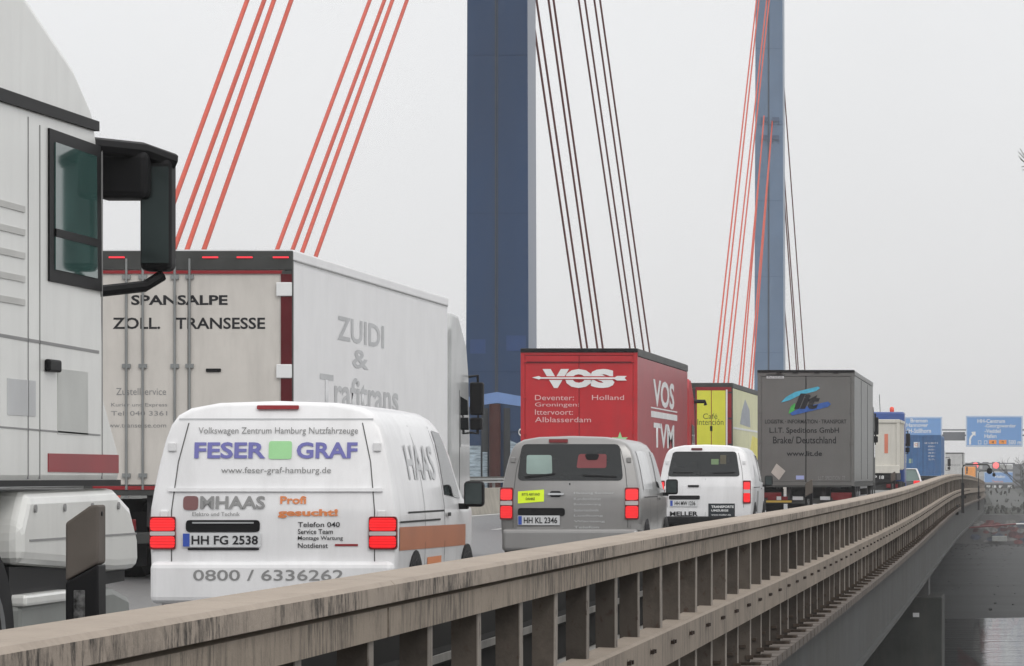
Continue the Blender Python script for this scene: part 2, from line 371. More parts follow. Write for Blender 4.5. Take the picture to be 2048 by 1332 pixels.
# ---------------------------------------------------------------- delineator posts
reflm = M('reflector', (.10, .10, .10), .3, .4, var=.9, scale=60)
dgrey = M('dirty_white_plastic', (.115, .10, .088), .7, var=.12, scale=8, dirt=.35)
def delineator(X, Y, ztop, label):
    t = thing('delineator_post', label, 'delineator', (X, Y, 0), 'delineator posts beside the lane'); zt = ztop
    f = lambda pts, y0, y1, b: b.prism(pts, 'y', y0, y1)
    a = MB(); f([(-.055, zt - .06), (.03, zt), (.055, zt), (.055, zt - .195), (-.055, zt - .255)], 0, .115, a)
    a.build('upper_body', dgrey, t, bevel=.008)
    a = MB(); f([(-.055, zt - .258), (.055, zt - .198), (.062, -0.1), (-.05, -0.1)], -.003, .118, a); a.build('black_band', black, t, bevel=.008)
    a = MB(); a.box(-.026, .012, -.008, -.0035, zt - .45, zt - .285); a.build('reflector', reflm, t, bevel=.003)
    a = MB(); a.tube([(.054, .05, zt - .03), (.058, .05, zt - .03)], .008, 10); a.build('fixing_hole', black, t)
    return t
delineator(-3.13, 13.7, 1.20, 'large weathered delineator post in front of the big white truck cab')
delineator(-3.12, 61, 1.23, 'small delineator post standing in front of the grey curtain trailer rear')
delineator(-3.0, 98, 1.38, 'smallest delineator post, in front of the white tipper lorry')
# ---------------------------------------------------------------- wheels
def wheel(parent, x, y, r, w, side=1):
    a = MB(); a.lathe((0, 0, 0), [(-w / 2, r * .6), (-w / 2, r * .93), (-w * .35, r), (w * .35, r), (w / 2, r * .93), (w / 2, r * .6)], 32)
    o = a.build('wheel', tyre, parent, smooth=40); o.location = (x, y, r)
    b = MB(); b.lathe((side * (w / 2 - .02), 0, 0), [(0, r * .58), (side * .03, r * .55), (side * .0, r * .35), (side * .05, r * .18), (side * .06, .02)], 24)
    b.build('rim', rimm, o, smooth=40)
    return o
# ---------------------------------------------------------------- vans
def van(name, label, d0, cx, s0, Hh, zb, Ln, paint, feat):
    L = (VX - cx) / s0; t = thing(name, label, 'van', (-L, d0, zb)); s = F / d0
    R = lambda x, y: ((x - cx) / s, H + (VY - y) / s - zb)
    Lr = L - .95
    def SD(x, y):
        d = F * Lr / (VX - x); return (d - d0, H + (VY - y) / (F / d) - zb)
    belt = 1.05; k = (Hh - belt) / .86
    prof = [(0, .28), (.80, .28), (.90, .36), (.94, .55), (.95, .80), (.95, 1.0), (.945, belt + .02)] + [(x, belt + (z - 1.05) * k) for x, z in ((.925, 1.22), (.89, 1.42), (.85, 1.60), (.81, 1.72), (.755, 1.80), (.66, 1.855), (.45, 1.895), (0, 1.91))]
    TK = [(0, Hh), (3.0, Hh - .005), (3.3, Hh - .05), (3.6, 1.72), (4.15, 1.22), (Ln - .35, 1.06), (Ln - .1, .98), (Ln, .85)]
    WK = [(0, 1), (3.2, 1), (4.2, .985), (Ln - .3, .95), (Ln - .08, .88), (Ln, .78)]
    lean = lambda z: max(0, z - belt) * .17
    def sec(y, sc=1.0, yo=0.0):
        o = []; top = interp(TK, y)
        for x, z in prof:
            zz = z if z < belt else belt + (z - belt) * (top - belt) / (Hh - belt)
            if top < belt + .02: zz = min(zz, top - (prof[-1][1] - z) * .02)
            x2 = x * interp(WK, y) * sc; zc = 1.08; zz = zc + (zz - zc) * (sc if z > .3 else 1) 
            o.append((x2, y + yo + lean(zz) * max(0, 1 - y / 2.5), zz))
        return [(p[0], p[1], p[2]) for p in o] + [(-p[0], p[1], p[2]) for p in o[-2:0:-1]]
    b = MB(); ys = [.13, .5, 1.2, 2, 2.5, 3.0, 3.3, 3.6, 3.9, 4.15, 4.4, Ln - .3, Ln - .1, Ln]
    secs = [sec(0, .955), sec(0.015, .98), sec(.05, .995)] + [sec(y) for y in ys]
    n = len(prof); RR = b.loft(secs, cap=False)
    for r_, fl in ((RR[0], 0), (RR[-1], 1)):
        m_ = len(r_)
        for i in range(n - 1):
            a1, a2 = r_[i], r_[i + 1]; c1, c2 = r_[(m_ - i) % m_], r_[(m_ - i - 1) % m_]
            fs = [v for j, v in enumerate((a1, a2, c2, c1)) if v not in (a1, a2, c2, c1)[:j]]
            if len(fs) > 2: b.bm.faces.new(fs)
    b.build('body', paint, t, smooth=32)
    def rear(nm, pts, mat, off=.006, parent=None, r=.02, th=.006, lab=None):
        q = rpoly([R(*p) for p in pts], r); a = MB()
        A = [a.bm.verts.new((x, lean(z) - off, z)) for x, z in q]; B = [a.bm.verts.new((x, lean(z) - off + th, z)) for x, z in q]
        a.bm.faces.new(A); a.bm.faces.new(B[::-1]); N_ = len(q)
        for i in range(N_): a.bm.faces.new((A[i], B[i], B[(i + 1) % N_], A[(i + 1) % N_]))
        o = a.build(nm, mat, parent or t); 
        if lab: o['label'] = lab
        return o
    def rt(s_, x0, y0, x1, y1, mat, bold=0, shear=0, parent=None, off=.006):
        c = R((x0 + x1) / 2, (y0 + y1) / 2); o = text(parent or t, s_, (0, 0, 0), (x1 - x0) / s, (y1 - y0) / s, mat, 'rear', bold, shear)
        for v in o.data.vertices: v.co.x += c[0]; v.co.z += c[1]; v.co.y += lean(v.co.z) - off
        return o
    def profx(z):
        for (x1, z1), (x2, z2) in zip(prof[2:], prof[3:]):
            if z1 <= z <= z2: return x1 + (x2 - x1) * (z - z1) / (z2 - z1)
        return prof[2][0] if z < prof[2][1] else .6
    def side(nm, c, mat, off=.005, n1=6, n2=8, parent=None, mirror=False, lab=None):
        # c: 4 corners (y,z): bottom-rear, bottom-front, top-front, top-rear
        a = MB(); sg = -1 if mirror else 1; g = []
        for i in range(n2 + 1):
            v = i / n2; row = []
            for j in range(n1 + 1):
                u = j / n1
                y = (c[0][0] * (1 - u) + c[1][0] * u) * (1 - v) + (c[3][0] * (1 - u) + c[2][0] * u) * v
                z = (c[0][1] * (1 - u) + c[1][1] * u) * (1 - v) + (c[3][1] * (1 - u) + c[2][1] * u) * v
                row.append(a.bm.verts.new((sg * (profx(z) * interp(WK, y) + off), y, z)))
            g.append(row)
        for i in range(n2):
            for j in range(n1): a.bm.faces.new((g[i][j], g[i][j + 1], g[i + 1][j + 1], g[i + 1][j]))
        o = a.build(nm, mat, parent or t, smooth=40)
        if lab: o['label'] = lab
        return o
    for sg in (1, -1):                                         # wheels, arches, side glass, mirrors
        mi = sg < 0
        for y in (.95, Ln - .93):
            a = MB(); pts = [(y + .43 * math.cos(math.pi * k / 14), .3 + .43 * math.sin(math.pi * k / 14)) for k in range(15)]
            a.prism(pts, 'x', sg * .90, sg * .957); a.build('wheel_arch', black, t)
            wheel(t, sg * .86, y, .34, .22, sg)
        fr = Ln - 1.25
        side('door_window', [(2.65, 1.16), (fr - .05, 1.12), (fr - .55, 1.68 * Hh / 1.9), (2.70, 1.70 * Hh / 1.9)], blackg, .005, mirror=mi)
        side('door_seam', [(2.56, .45), (2.575, .45), (2.575, 1.72), (2.56, 1.72)], black, .004, 1, 8, mirror=mi)
        side('door_seam', [(1.45, .45), (1.462, .45), (1.462, 1.72), (1.45, 1.72)], black, .004, 1, 8, mirror=mi)
        side('door_seam', [(.55, 1.02), (2.56, 1.02), (2.56, 1.035), (.55, 1.035)], black, .004, 4, 1, mirror=mi)
        side('door_handle', [(2.62, .98), (2.82, .98), (2.82, 1.01), (2.62, 1.01)], black, .02, 2, 1, mirror=mi)
        a = MB(); a.box(sg * .93, sg * 1.02, Ln - 1.42, Ln - 1.34, 1.03, 1.08); o = a.build('mirror', black, t, bevel=.01)
        a = MB(); a.box(sg * .985, sg * 1.155, Ln - 1.44, Ln - 1.32, 1.05, 1.27); o2 = a.build('mirror_housing', black, o, bevel=.035, seg=3)
        a = MB(); a.box(sg * 1.0, sg * 1.14, Ln - 1.446, Ln - 1.441, 1.075, 1.25); a.build('mirror_glass', M('mirror_glass', (.05, .065, .065), .12, .5, var=.2), o)
    a = MB()                                                     # windscreen
    a.face([(-.80, 4.12, 1.26), (.80, 4.12, 1.26), (.66, 3.40, Hh - .09), (-.66, 3.40, Hh - .09)])
    a.build('windscreen', blackg, t)
    for sg in (-1, 1):
        a = MB(); a.loft([[(sg * (xx - .004), lean(z) - .003, z), (sg * (xx + .004), lean(z) - .003, z), (sg * (xx + .004), lean(z) + .01, z), (sg * (xx - .004), lean(z) + .01, z)] for z, xx in ((.62, .775), (1.05, .775), (1.42, .735), (Hh - .17, .665))]); a.build('tailgate_gap', M('panel_gap', (.10, .10, .10), .6), t)
        for z in (.98, 1.5):
            a = MB(); a.box(sg * (.80 - .1 * max(0, z - 1.05)), sg * (.86 - .1 * max(0, z - 1.05)), lean(z) - .018, lean(z) + .01, z, z + .07); a.build('hinge', paint, t, bevel=.008)
    feat(t, R, rear, rt, side, SD, lean, prof)
    return t
def barn_lights(rear, t, xs, ys):
    for x0, x1 in xs:
        hs = rear('tail_light', [(x0, ys[0] - 3), (x1, ys[0] - 3), (x1, ys[-1] + 3), (x0, ys[-1] + 3)], tailoff, .02, r=.02, th=.05)
        for y0, y1 in zip(ys[::2], ys[1::2]): rear('lamp', [(x0 + 1.5, y0), (x1 - 1.5, y0), (x1 - 1.5, y1), (x0 + 1.5, y1)], tail, .028, parent=hs, r=.03, th=.01)
        c = (ys[1] + ys[2]) / 2 if len(ys) > 2 else None
        if c: rear('reverse_lamp', [(x0 + 1, c - 4), (x1 - 1, c - 4), (x1 - 1, c + 4), (x0 + 1, c + 4)], M('clear_lens', (.55, .5, .5), .15), .027, parent=hs, r=.01, th=.01)
def plate(rear, rt, t, x0, y0, x1, y1, s_):
    p = rear('licence_plate', [(x0, y0), (x1, y0), (x1, y1), (x0, y1)], platew, .022, r=.008, th=.008)
    w = (x1 - x0) * .085; rear('euro_band', [(x0 + 1, y0 + 1), (x0 + w + 1, y0 + 1), (x0 + w + 1, y1 - 1), (x0 + 1, y1 - 1)], plateb, .025, parent=p, r=.004, th=.002)
    rt(s_, x0 + w + 5, y0 + (y1 - y0) * .18, x1 - 5, y1 - (y1 - y0) * .18, txtb, .02, parent=p, off=.024)
def f_white1(t, R, rear, rt, side, SD, lean, prof):
    b = MB(); b.box(-.93, .93, -.07, .12, .34, .66); b.build('bumper', white, t, bevel=.05, seg=3)
    rear('brake_light', [(508, 810), (592, 810), (592, 818), (508, 818)], redp, .02, r=.01, th=.03)
    rear('rain_gutter', [(352, 836), (742, 836), (742, 839), (352, 839)], txtlg, .004, r=.002)
    rear('tailgate_crease', [(335, 976), (765, 976), (765, 983), (335, 983)], white, .02, r=.004, th=.02)
    for x in ((360, 1020, 368, 1150), (722, 1020, 730, 1150)): pass
    barn_lights(rear, t, [(300, 352), (738, 794)], [1036, 1062, 1072, 1096])
    rear('handle_recess', [(372, 1040), (520, 1040), (520, 1064), (372, 1064)], black, .012, r=.03)
    rear('trim_bar', [(385, 1044), (508, 1044), (508, 1047), (385, 1047)], alu, .018, r=.004)
    plate(rear, rt, t, 366, 1066, 522, 1094, 'HH FG 2538')
    rear('plate_shadow_gap', [(376, 1096), (518, 1096), (518, 1100), (376, 1100)], black, .012, r=.004)
    rt('Volkswagen Zentrum Hamburg Nutzfahrzeuge', 392, 854, 712, 871, txtg, .0)
    rt('FESER', 385, 884, 528, 917, txtblue, .03); rt('GRAF', 590, 884, 712, 917, txtblue, .03)
    rear('green_emblem', [(534, 882), (580, 882), (580, 918), (534, 918)], txtgreen, .007, r=.02, th=.004)
    rt('www.feser-graf-hamburg.de', 440, 934, 660, 950, txtg)
    rt('MHAAS', 400, 992, 530, 1018, txtg, .03); rear('dark_emblem', [(366, 992), (396, 992), (396, 1020), (366, 1020)], M('maroon_print', S(120, 80, 80), .5), .007, r=.03, th=.004)
    rt('Elektro und Technik', 385, 1024, 480, 1032, txtg)
    rt('Profi', 560, 992, 612, 1008, orange, .03); rt('gesucht!', 556, 1018, 676, 1036, orange, .04)
    for i, w in enumerate((84, 70, 90, 60)): rt(['Telefon 040', 'Service Team', 'Montage Wartung', 'Notdienst'][i], 596, 1044 + i * 14, 596 + w, 1054 + i * 14, txtb, .01)
    rear('red_line', [(670, 1088), (716, 1088), (716, 1092), (670, 1092)], redp, .007, r=.002)
    o = text(t, '0800 / 6336262', (0, -.071, 0), 300 / 262, 22 / 262, txtg, 'rear', .01); c = R(540, 1150)
    for v in o.data.vertices: v.co.x += c[0]; v.co.z += c[1]
    side('orange_stripe', [(.10, .74), (3.9, .72), (3.9, .90), (.10, .92)], M('brown_orange_stripe', S(172, 104, 68), .45, var=.08), .004, 10, 2)
    side('side_sticker', [(1.6, .42), (2.4, .42), (2.4, .66), (1.6, .66)], orange, .004, 4, 3)
    side('black_moulding', [(.10, .95), (2.3, .95), (2.3, .965), (.10, .965)], black, .006, 6, 1)
    o = text(t, 'HAAS', (.93, 1.6, 1.42), 1.5, .28, txtlg, 'side', .02, 0)
    for v in o.data.vertices: v.co.x = .93 - (v.co.z - 1.2) * .19 + .004
van('white_delivery_van', 'white delivery van with orange side stripe and company lettering, nearest van', 31.3, 546, 262, 1.89, -.02, 4.9, white, f_white1)
def f_grey(t, R, rear, rt, side, SD, lean, prof):
    b = MB(); b.box(-.92, .92, -.07, .12, .30, .60); b.build('bumper', silver, t, bevel=.05, seg=3)
    rear('brake_light', [(1096, 878), (1134, 878), (1134, 885), (1096, 885)], tailoff, .02, r=.01, th=.03)
    w1 = rear('rear_window', [(1042, 888), (1238, 888), (1246, 961), (1034, 961)], blackg, .006, r=.07)
    rear('wiper', [(1048, 953), (1108, 946), (1110, 949), (1050, 956)], black, .03, r=.003); rear('wiper', [(1164, 949), (1232, 952), (1232, 955), (1166, 952)], black, .03, r=.003)
    rear('papers_behind_glass', [(1052, 910), (1102, 910), (1104, 948), (1052, 948)], M('pale_green_papers', (.30, .40, .37), .6, var=.2), .009, parent=w1, r=.03, th=.002)
    h = rear('red_jacket_behind_glass', [(1156, 908), (1212, 908), (1212, 936), (1152, 936)], M('dim_red_cloth', (.22, .05, .055), .6, var=.2), .009, parent=w1, r=.03, th=.002)
    rear('headrest_behind_glass', [(1168, 908), (1198, 908), (1194, 920), (1172, 920)], black, .012, parent=w1, r=.03, th=.002)
    rear('door_gap', [(1138, 966), (1140.5, 966), (1140.5, 1098), (1138, 1098)], black, .004, r=.001, th=.003)
    barn_lights(rear, t, [(1000, 1026), (1250, 1278)], [978, 1000, 1012, 1036])
    lm = rear('lime_sticker', [(1036, 983), (1088, 979), (1088, 1003), (1036, 1007)], lime, .009, r=.005)
    rt('BITTE ABSTAND', 1044, 986, 1080, 991, txtb, .01, parent=lm, off=.012); rt('DANKE', 1052, 995, 1070, 1000, txtb, .02, parent=lm, off=.012)
    rear('door_handle', [(1096, 986), (1128, 986), (1128, 990), (1096, 990)], alu, .03, r=.01, th=.02); rear('handle_recess', [(1100, 982), (1122, 982), (1122, 994), (1100, 994)], black, .008, r=.03)
    rear('plate_recess', [(1036, 1016), (1130, 1016), (1130, 1032), (1036, 1032)], black, .012, r=.04)
    plate(rear, rt, t, 1036, 1031, 1120, 1050, 'HH KL 2346')
    rear('plate_ledge', [(1034, 1054), (1126, 1054), (1126, 1060), (1034, 1060)], silver, .03, r=.01, th=.03)
    for i, (w, s_) in enumerate(((80, 'Heizung Sanitaer'), (54, 'Kundendienst'), (54, 'Badsanierung'), (50, 'Solartechnik'), (58, 'Lueftung'), (62, 'Wartung'), (50, 'Telefon'))):
        rt(s_, 1148, 984 + i * 11.3, 1148 + w, 989 + i * 11.3, txtlg)
    rear('fuel_flap', [(1262, 1048), (1282, 1048), (1282, 1060), (1262, 1060)], silver, .01, r=.02)
    side('side_window', [(.55, 1.13), (1.95, 1.13), (1.95, 1.66), (.62, 1.66)], M('covered_glass', (.55, .56, .57), .15, var=.1), .005)
van('grey_van', 'grey panel van with tinted rear windows and lime green sticker on the left rear door', 55.4, 1141, 148, 1.86, -.03, 4.95, silver, f_grey)
def f_white2(t, R, rear, rt, side, SD, lean, prof):
    b = MB(); b.box(-.93, .93, -.07, .12, .28, .44); b.build('bumper', black, t, bevel=.04, seg=3)
    rear('brake_light', [(1382, 896), (1404, 896), (1404, 900), (1382, 900)], darkred, .02, r=.01, th=.03)
    w1 = rear('rear_window', [(1346, 903), (1472, 903), (1480, 953), (1335, 953)], blackg, .006, r=.07)
    rear('wiper', [(1346, 944), (1386, 944), (1386, 946), (1346, 946)], black, .03, r=.003); rear('wiper', [(1426, 945), (1470, 944), (1470, 946), (1426, 947)], black, .03, r=.003)
    rear('green_box_behind_glass', [(1422, 918), (1437, 918), (1437, 929), (1422, 929)], M('dim_green', (.16, .24, .12), .6), .009, parent=w1, r=.01, th=.002)
    rear('brown_box_behind_glass', [(1440, 910), (1452, 910), (1452, 928), (1440, 928)], M('dim_brown', (.12, .11, .08), .6), .009, parent=w1, r=.01, th=.002)
    rear('door_gap', [(1410, 957), (1411.5, 957), (1411.5, 1036), (1410, 1036)], txtlg, .004, r=.001, th=.003)
    rear('door_handle', [(1376, 970), (1398, 970), (1398, 974), (1376, 974)], black, .02, r=.01, th=.02)
    barn_lights(rear, t, [(1322, 1330), (1486, 1502)], [964, 979, 986, 1004])
    rear('plate_recess', [(1338, 991), (1400, 991), (1400, 999), (1338, 999)], black, .012, r=.03)
    plate(rear, rt, t, 1340, 1000, 1396, 1013, 'HH MW 1236')
    rt('MELLER', 1340, 1023, 1396, 1032, txtb, .03)
    p = rear('black_sticker', [(1417, 1007), (1470, 1007), (1470, 1034), (1417, 1034)], M('slate_sticker', (.03, .035, .04), .5), .009, r=.003)
    rt('TRANSPORTE', 1423, 1011, 1468, 1016, txtw, .03, parent=p, off=.012); rt('UMZUEGE', 1423, 1019, 1457, 1023, txtw, .03, parent=p, off=.012); rt('www.meller.de', 1423, 1028, 1462, 1031, txtw, .01, parent=p, off=.012)
    side('grey_graphic', [(.6, .5), (2.4, .5), (2.9, 1.05), (1.5, 1.5)], txtlg, .004)
    side('dark_graphic', [(1.2, .5), (1.9, .5), (2.0, .95), (1.5, .95)], txtg, .006)
van('white_van', 'white panel van with two dark rear windows and black sticker, behind the grey van', 83.3, 1411, 98.4, 1.90, .02, 4.95, white, f_white2)

# ---------------------------------------------------------------- trucks
def tractor(t, y0, w, zt, mat, glass=blackg, x0=0.0, fair=True, mir=True, clen=2.25, mz=0.0, mx=0.0):
    """cab in local coordinates starting at y0 (its back wall)"""
    hw = w / 2; y1 = y0 + clen
    pr = [(y0, .95), (y0, zt - .25), (y0 + .25, zt), (y0 + .9, zt - .02), (y1 - .45, zt - .45), (y1 - .18, zt - .95), (y1 - .02, 1.9), (y1, 1.0), (y1 - .02, .45), (y1 - .35, .40), (y1 - .45, .9)]
    a = MB(); a.prism(pr, 'x', -hw, hw); c = a.build('cab', mat, t, bevel=.06, seg=3)
    for sg in (1, -1):
        a = MB(); a.prism([(y0 + 1.05, 1.75), (y1 - .16, 1.75), (y1 - .38, 2.5), (y0 + 1.05, 2.55)], 'x', sg * (hw + .002), sg * (hw + .006)); a.build('side_window', glass, c)
        a = MB(); a.prism([(y0 + .95, .95), (y0 + .97, .95), (y0 + .97, 2.65), (y0 + .95, 2.65)], 'x', sg * (hw + .001), sg * (hw + .004)); a.build('door_seam', black, c)
        if mir:
            a = MB(); a.tube([(sg * (hw - .1), y1 - .2, 2.62 + mz), (sg * (hw + .26 + mx), y1 - .02, 2.66 + mz), (sg * (hw + .28 + mx), y1 - .02, 2.3 + mz), (sg * (hw + .26 + mx), y1 - .02, 1.72 + mz), (sg * (hw - .1), y1 - .2, 1.75 + mz)], .025)
            o = a.build('mirror', black, t)
            a = MB(); a.box(sg * (hw + .14 + mx), sg * (hw + .36 + mx), y1 - .10, y1 + .06, 2.02 + mz, 2.55 + mz); a.build('mirror_housing', black, o, bevel=.03); a = MB(); a.box(sg * (hw + .14 + mx), sg * (hw + .34 + mx), y1 - .08, y1 + .06, 1.78 + mz, 1.98 + mz); a.build('lower_mirror', black, o, bevel=.03)
        wheel(t, sg * (hw - .18), y1 - 1.0, .5, .32, sg); wheel(t, sg * (hw - .30), y0 - .6, .5, .55, sg)
    a = MB(); a.prism([(y1 - .14, 2.0), (y1 - .02 + .005, 2.0), (y1 - .35, 2.75), (y1 - .5, 2.75)], 'x', -hw + .12, hw - .12); a.build('windscreen', glass, c)
    a = MB(); a.box(-.45, .45, y0 - 2.2, y1 - .5, .55, .9); a.box(-hw + .1, -.5, y0 - 1.9, y0 - 1.2, .4, .95); a.box(.5, hw - .1, y0 - 1.9, y0 - 1.2, .4, .95); a.build('chassis_frame', darkm, t)
    return c
def trailer(t, w, Ln, z0, z1, rmat, smat, frame, toprail, side_top=.11, doors=True, rods=(-.42, -.12, .12, .42), rodmat=None, roofmat=None, curtain=False):
    hw = w / 2
    a = MB(); a.box(-hw + .03, hw - .03, .06, Ln, z0, z1 - .03); body = a.build('box_body', smat, t, bevel=.01)
    for sg in (1, -1):
        a = MB(); a.box(sg * (hw - .03), sg * hw, .08, Ln - .03, z0 + .02, z1 - side_top - .01)
        o = a.build('side_wall', smat, t)
        a = MB(); a.box(sg * (hw - .08), sg * (hw + .012), .05, Ln, z1 - side_top, z1); a.build('roof_rail', toprail, t, bevel=.012)
        if curtain:
            a = MB()
            for k in range(1, 24):
                y = .3 + k * (Ln - .6) / 24; a.box(sg * hw, sg * (hw + .006), y, y + .045, z0 + .02, z0 + .4)
            a.build('curtain_straps', darkg, o)
        a = MB(); a.box(sg * (hw - .04), sg * (hw + .004), .05, Ln, z0 - .12, z0); a.build('side_rave', darkg, t)
        a = MB()
        for z in (.55, .85): a.box(sg * (hw - .06), sg * (hw - .02), 4.6, 9.5, z, z + .12)
        a.build('side_guard', alu, t)
    a = MB(); a.box(-hw + .01, hw - .01, .05, Ln, z1 - .004, z1 + .012); a.build('roof', roofmat or toprail, t)
    a = MB(); a.box(-hw, -hw + .09, 0, .08, z0 - .1, z1 - .005); a.box(hw - .09, hw, 0, .08, z0 - .1, z1 - .005); a.box(-hw + .09, hw - .09, 0, .08, z1 - .14, z1 - .005); a.box(-hw + .09, hw - .09, 0, .08, z0 - .12, z0)
    a.build('rear_frame', frame, t, bevel=.008)
    if doors:
        for sg in (-1, 1):
            a = MB(); a.box(min(sg * .006, sg * (hw - .095)), max(sg * .006, sg * (hw - .095)), .012, .05, z0 + .01, z1 - .15)
            dr = a.build('rear_door', rmat, t, bevel=.006)
            if rodmat:
                for r_ in rods:
                    if r_ * sg > 0:
                        a = MB(); a.tube([(r_, -.01, z0 - .05), (r_, -.01, z1 - .1)], .016, 8)
                        for z in (z0 + .1, (z0 + z1) / 2, z1 - .35): a.box(r_ - .05, r_ + .05, -.02, .012, z, z + .05)
                        a.build('lock_rod', rodmat, dr)
            for k in range(4):
                a = MB(); z = z0 + .2 + k * (z1 - z0 - .5) / 3; a.box(sg * (hw - .13), sg * (hw - .02), -.012, .002, z, z + .05); a.build('hinge', frame, dr)
    a = MB(); a.box(-.5, .5, .6, Ln - 1.5, z0 - .35, z0 - .12); a.box(-.52, -.40, .1, Ln - 2, z0 - .5, z0 - .1); a.box(.40, .52, .1, Ln - 2, z0 - .5, z0 - .1); a.build('chassis_frame', darkm, t)
    a = MB(); a.box(-hw + .06, hw - .06, .12, .24, .46, .60); bp_ = a.build('bumper', darkg, t, bevel=.01)
    for sg in (-1, 1):
        a = MB(); a.box(sg * (hw - .08), sg * (hw - .62), .08, .13, .62, .76); o = a.build('tail_light', tailoff, t, bevel=.01)
        a = MB(); a.box(sg * (hw - .12), sg * (hw - .26), .07, .079, .64, .74); a.build('lamp', MATS['red_lens'], o)
        a = MB(); a.box(sg * .62, sg * (hw - .12), .55, .57, .18, .85); a.build('mudflap', black, t)
        for y in (1.7, 3.0, 4.3): wheel(t, sg * (hw - .22), y, .5, .38, sg)
def truck_xy(cx, s): return -(VX - cx) / s, F / s
def tR(cx, s, zb): return lambda x, y: ((x - cx) / s, H + (VY - y) / s - zb)
def rtext(t, R, s, sc, x0, y0, x1, y1, mat, bold=0, shear=0, yoff=.012):
    c = R((x0 + x1) / 2, (y0 + y1) / 2); return text(t, s, (c[0], yoff, c[1]), (x1 - x0) / sc, (y1 - y0) / sc, mat, 'rear', bold, shear)
def rpatch(t, nm, R, pts, mat, yoff=.010, r=.01, th=.004, lab=None):
    a = MB(); a.prism(rpoly([R(*p) for p in pts], r), 'y', yoff - th, yoff); o = a.build(nm, mat, t)
    if lab: o['label'] = lab
    return o
# --- white box truck (left lane)
X, Y = truck_xy(376, 164)
t = thing('box_truck', 'white box truck with cream rear doors, behind the nearest white van', 'truck', (X, Y, 0)); R = tR(376, 164, 0)
trailer(t, 2.55, 13.6, 1.17, 4.04, cream, panelw, darkg, panelw, .12, rodmat=steelg, rods=(-.75, -.55, -.16, .02), roofmat=panelw)
a = MB(); a.box(-1.272, 1.272, -.012, -.0005, 3.80, 4.03); a.build('top_beam', darkg, t, bevel=.02)
a = MB(); a.box(-1.16, 1.16, -.010, -.001, 3.755, 3.795); a.build('red_trim', redp, t); a = MB(); a.box(-1.16, 1.16, -.01, -.001, 1.12, 1.165); a.build('red_trim', redp, t)
a = MB(); a.box(1.135, 1.268, -.014, -.001, 1.2, 3.75); a.build('corner_post', darkred, t)
for z in (1.75, 2.55, 3.55):
    a = MB(); a.box(1.08, 1.272, -.035, -.0145, z - .07, z + .10); a.build('hinge', txtw, t, bevel=.01)
for x in (-.86, .28, .70, 1.14):
    a = MB(); a.box(x - .10, x + .09, -.028, -.013, 3.945, 3.962); a.build('marker_light', M('marker_red', (.95, .03, .05), .3, emit=.9), t)
rtext(t, R, 'SPANSALPE', 164, 262, 590, 455, 610, txtb, .03); rtext(t, R, 'ZOLL.   TRANSESSE', 164, 225, 635, 530, 658, txtb, .02)
rtext(t, R, 'Zustellservice', 164, 232, 776, 332, 790, txtg); rtext(t, R, 'Kurier und Express', 164, 222, 806, 334, 815, txtg); rtext(t, R, 'Tel. 040 3361', 164, 222, 822, 334, 831, txtg); rtext(t, R, 'www.transesse.com', 164, 205, 848, 332, 855, txtg)
rpatch(t, 'latch', R, [(412, 737), (442, 737), (442, 744), (412, 744)], black, -.002)
def stext(t, s, W2, yc, zc, w, h, mat, bold=.02): return text(t, s, (W2, yc, zc), w, h, mat, 'side', bold)
def s2l(x, y, Lr, d0): d = F * Lr / (VX - x); return d - d0, H + (VY - y) * d / F
for s_, x0, y0, x1, y1, mt in (('ZUIDI', 675, 628, 768, 682, txtlg), ('&', 705, 695, 737, 737, txtlg), ('Trafitrans', 640, 742, 797, 815, txtlg)):
    ya, za = s2l(x0, y0, 8.85, Y); yb, zb_ = s2l(x1, (y0 + y1) / 2, 8.85, Y); _, zc = s2l(x0, y1, 8.85, Y)
    stext(t, s_, 1.276, (ya + yb) / 2, (za + zc) / 2, yb - ya, (za - zc) * .9, mt)
a = MB(); a.box(1.2875, 1.291, .1, 13.5, 3.905, 3.915); a.build('side_seam', txtg, t)
tractor(t, 14.15, 2.5, 3.85, M('grey_cab_paint', (.40, .41, .41), .35, coat=.4), mz=.25, mx=-.14)
# --- big white truck cab, right lane, closest
X, Y = -(4.70 + 1.25), 21.0
t = thing('articulated_truck', 'big white articulated truck whose cab is cut by the left edge', 'truck', (X, Y, 0)); hw = 1.25
pr = [(-2.35, .95), (-2.35, 3.75), (-1.5, 3.56), (-.6, 3.34), (-.18, 3.16), (-.08, 3.02), (.0, 2.6), (.10, 1.7), (.45, 1.42), (.45, 1.25), (-2.2, 1.25)]
offw = M('off_white_paint', (.74, .745, .72), .35, var=.04, coat=.4, dirt=.12)
a = MB(); a.prism(pr, 'x', -hw, hw); cab = a.build('cab', offw, t, bevel=.05, seg=3)
def cs(nm, pts, mat, x=.004, th=.008, par=None, bev=0, lab=None):
    a = MB(); a.prism(pts, 'x', hw + x - th, hw + x); o = a.build(nm, mat, par or cab, bevel=bev)
    if lab: o['label'] = lab
    return o
cs('roof_gutter', [(-2.34, 3.02), (-.12, 3.05), (-.12, 3.10), (-2.34, 3.08)], black, .02, .03)
cs('window_frame', [(-1.15, 2.24), (-.02, 2.24), (-.05, 2.98), (-1.15, 2.98)], black, .010, rpad if False else .012)
wn = cs('door_window', [(-1.05, 2.30), (-.14, 2.30), (-.16, 2.92), (-1.05, 2.92)], teal, .016, .012)
cs('window_rubber', [(-1.05, 2.46), (-.14, 2.46), (-.14, 2.50), (-1.05, 2.50)], black, .019, .01)
for y in (-1.32, .02): cs('door_seam', [(y, 1.28), (y + .012, 1.28), (y + .012, 2.98), (y, 2.98)], txtg, .003, .006)
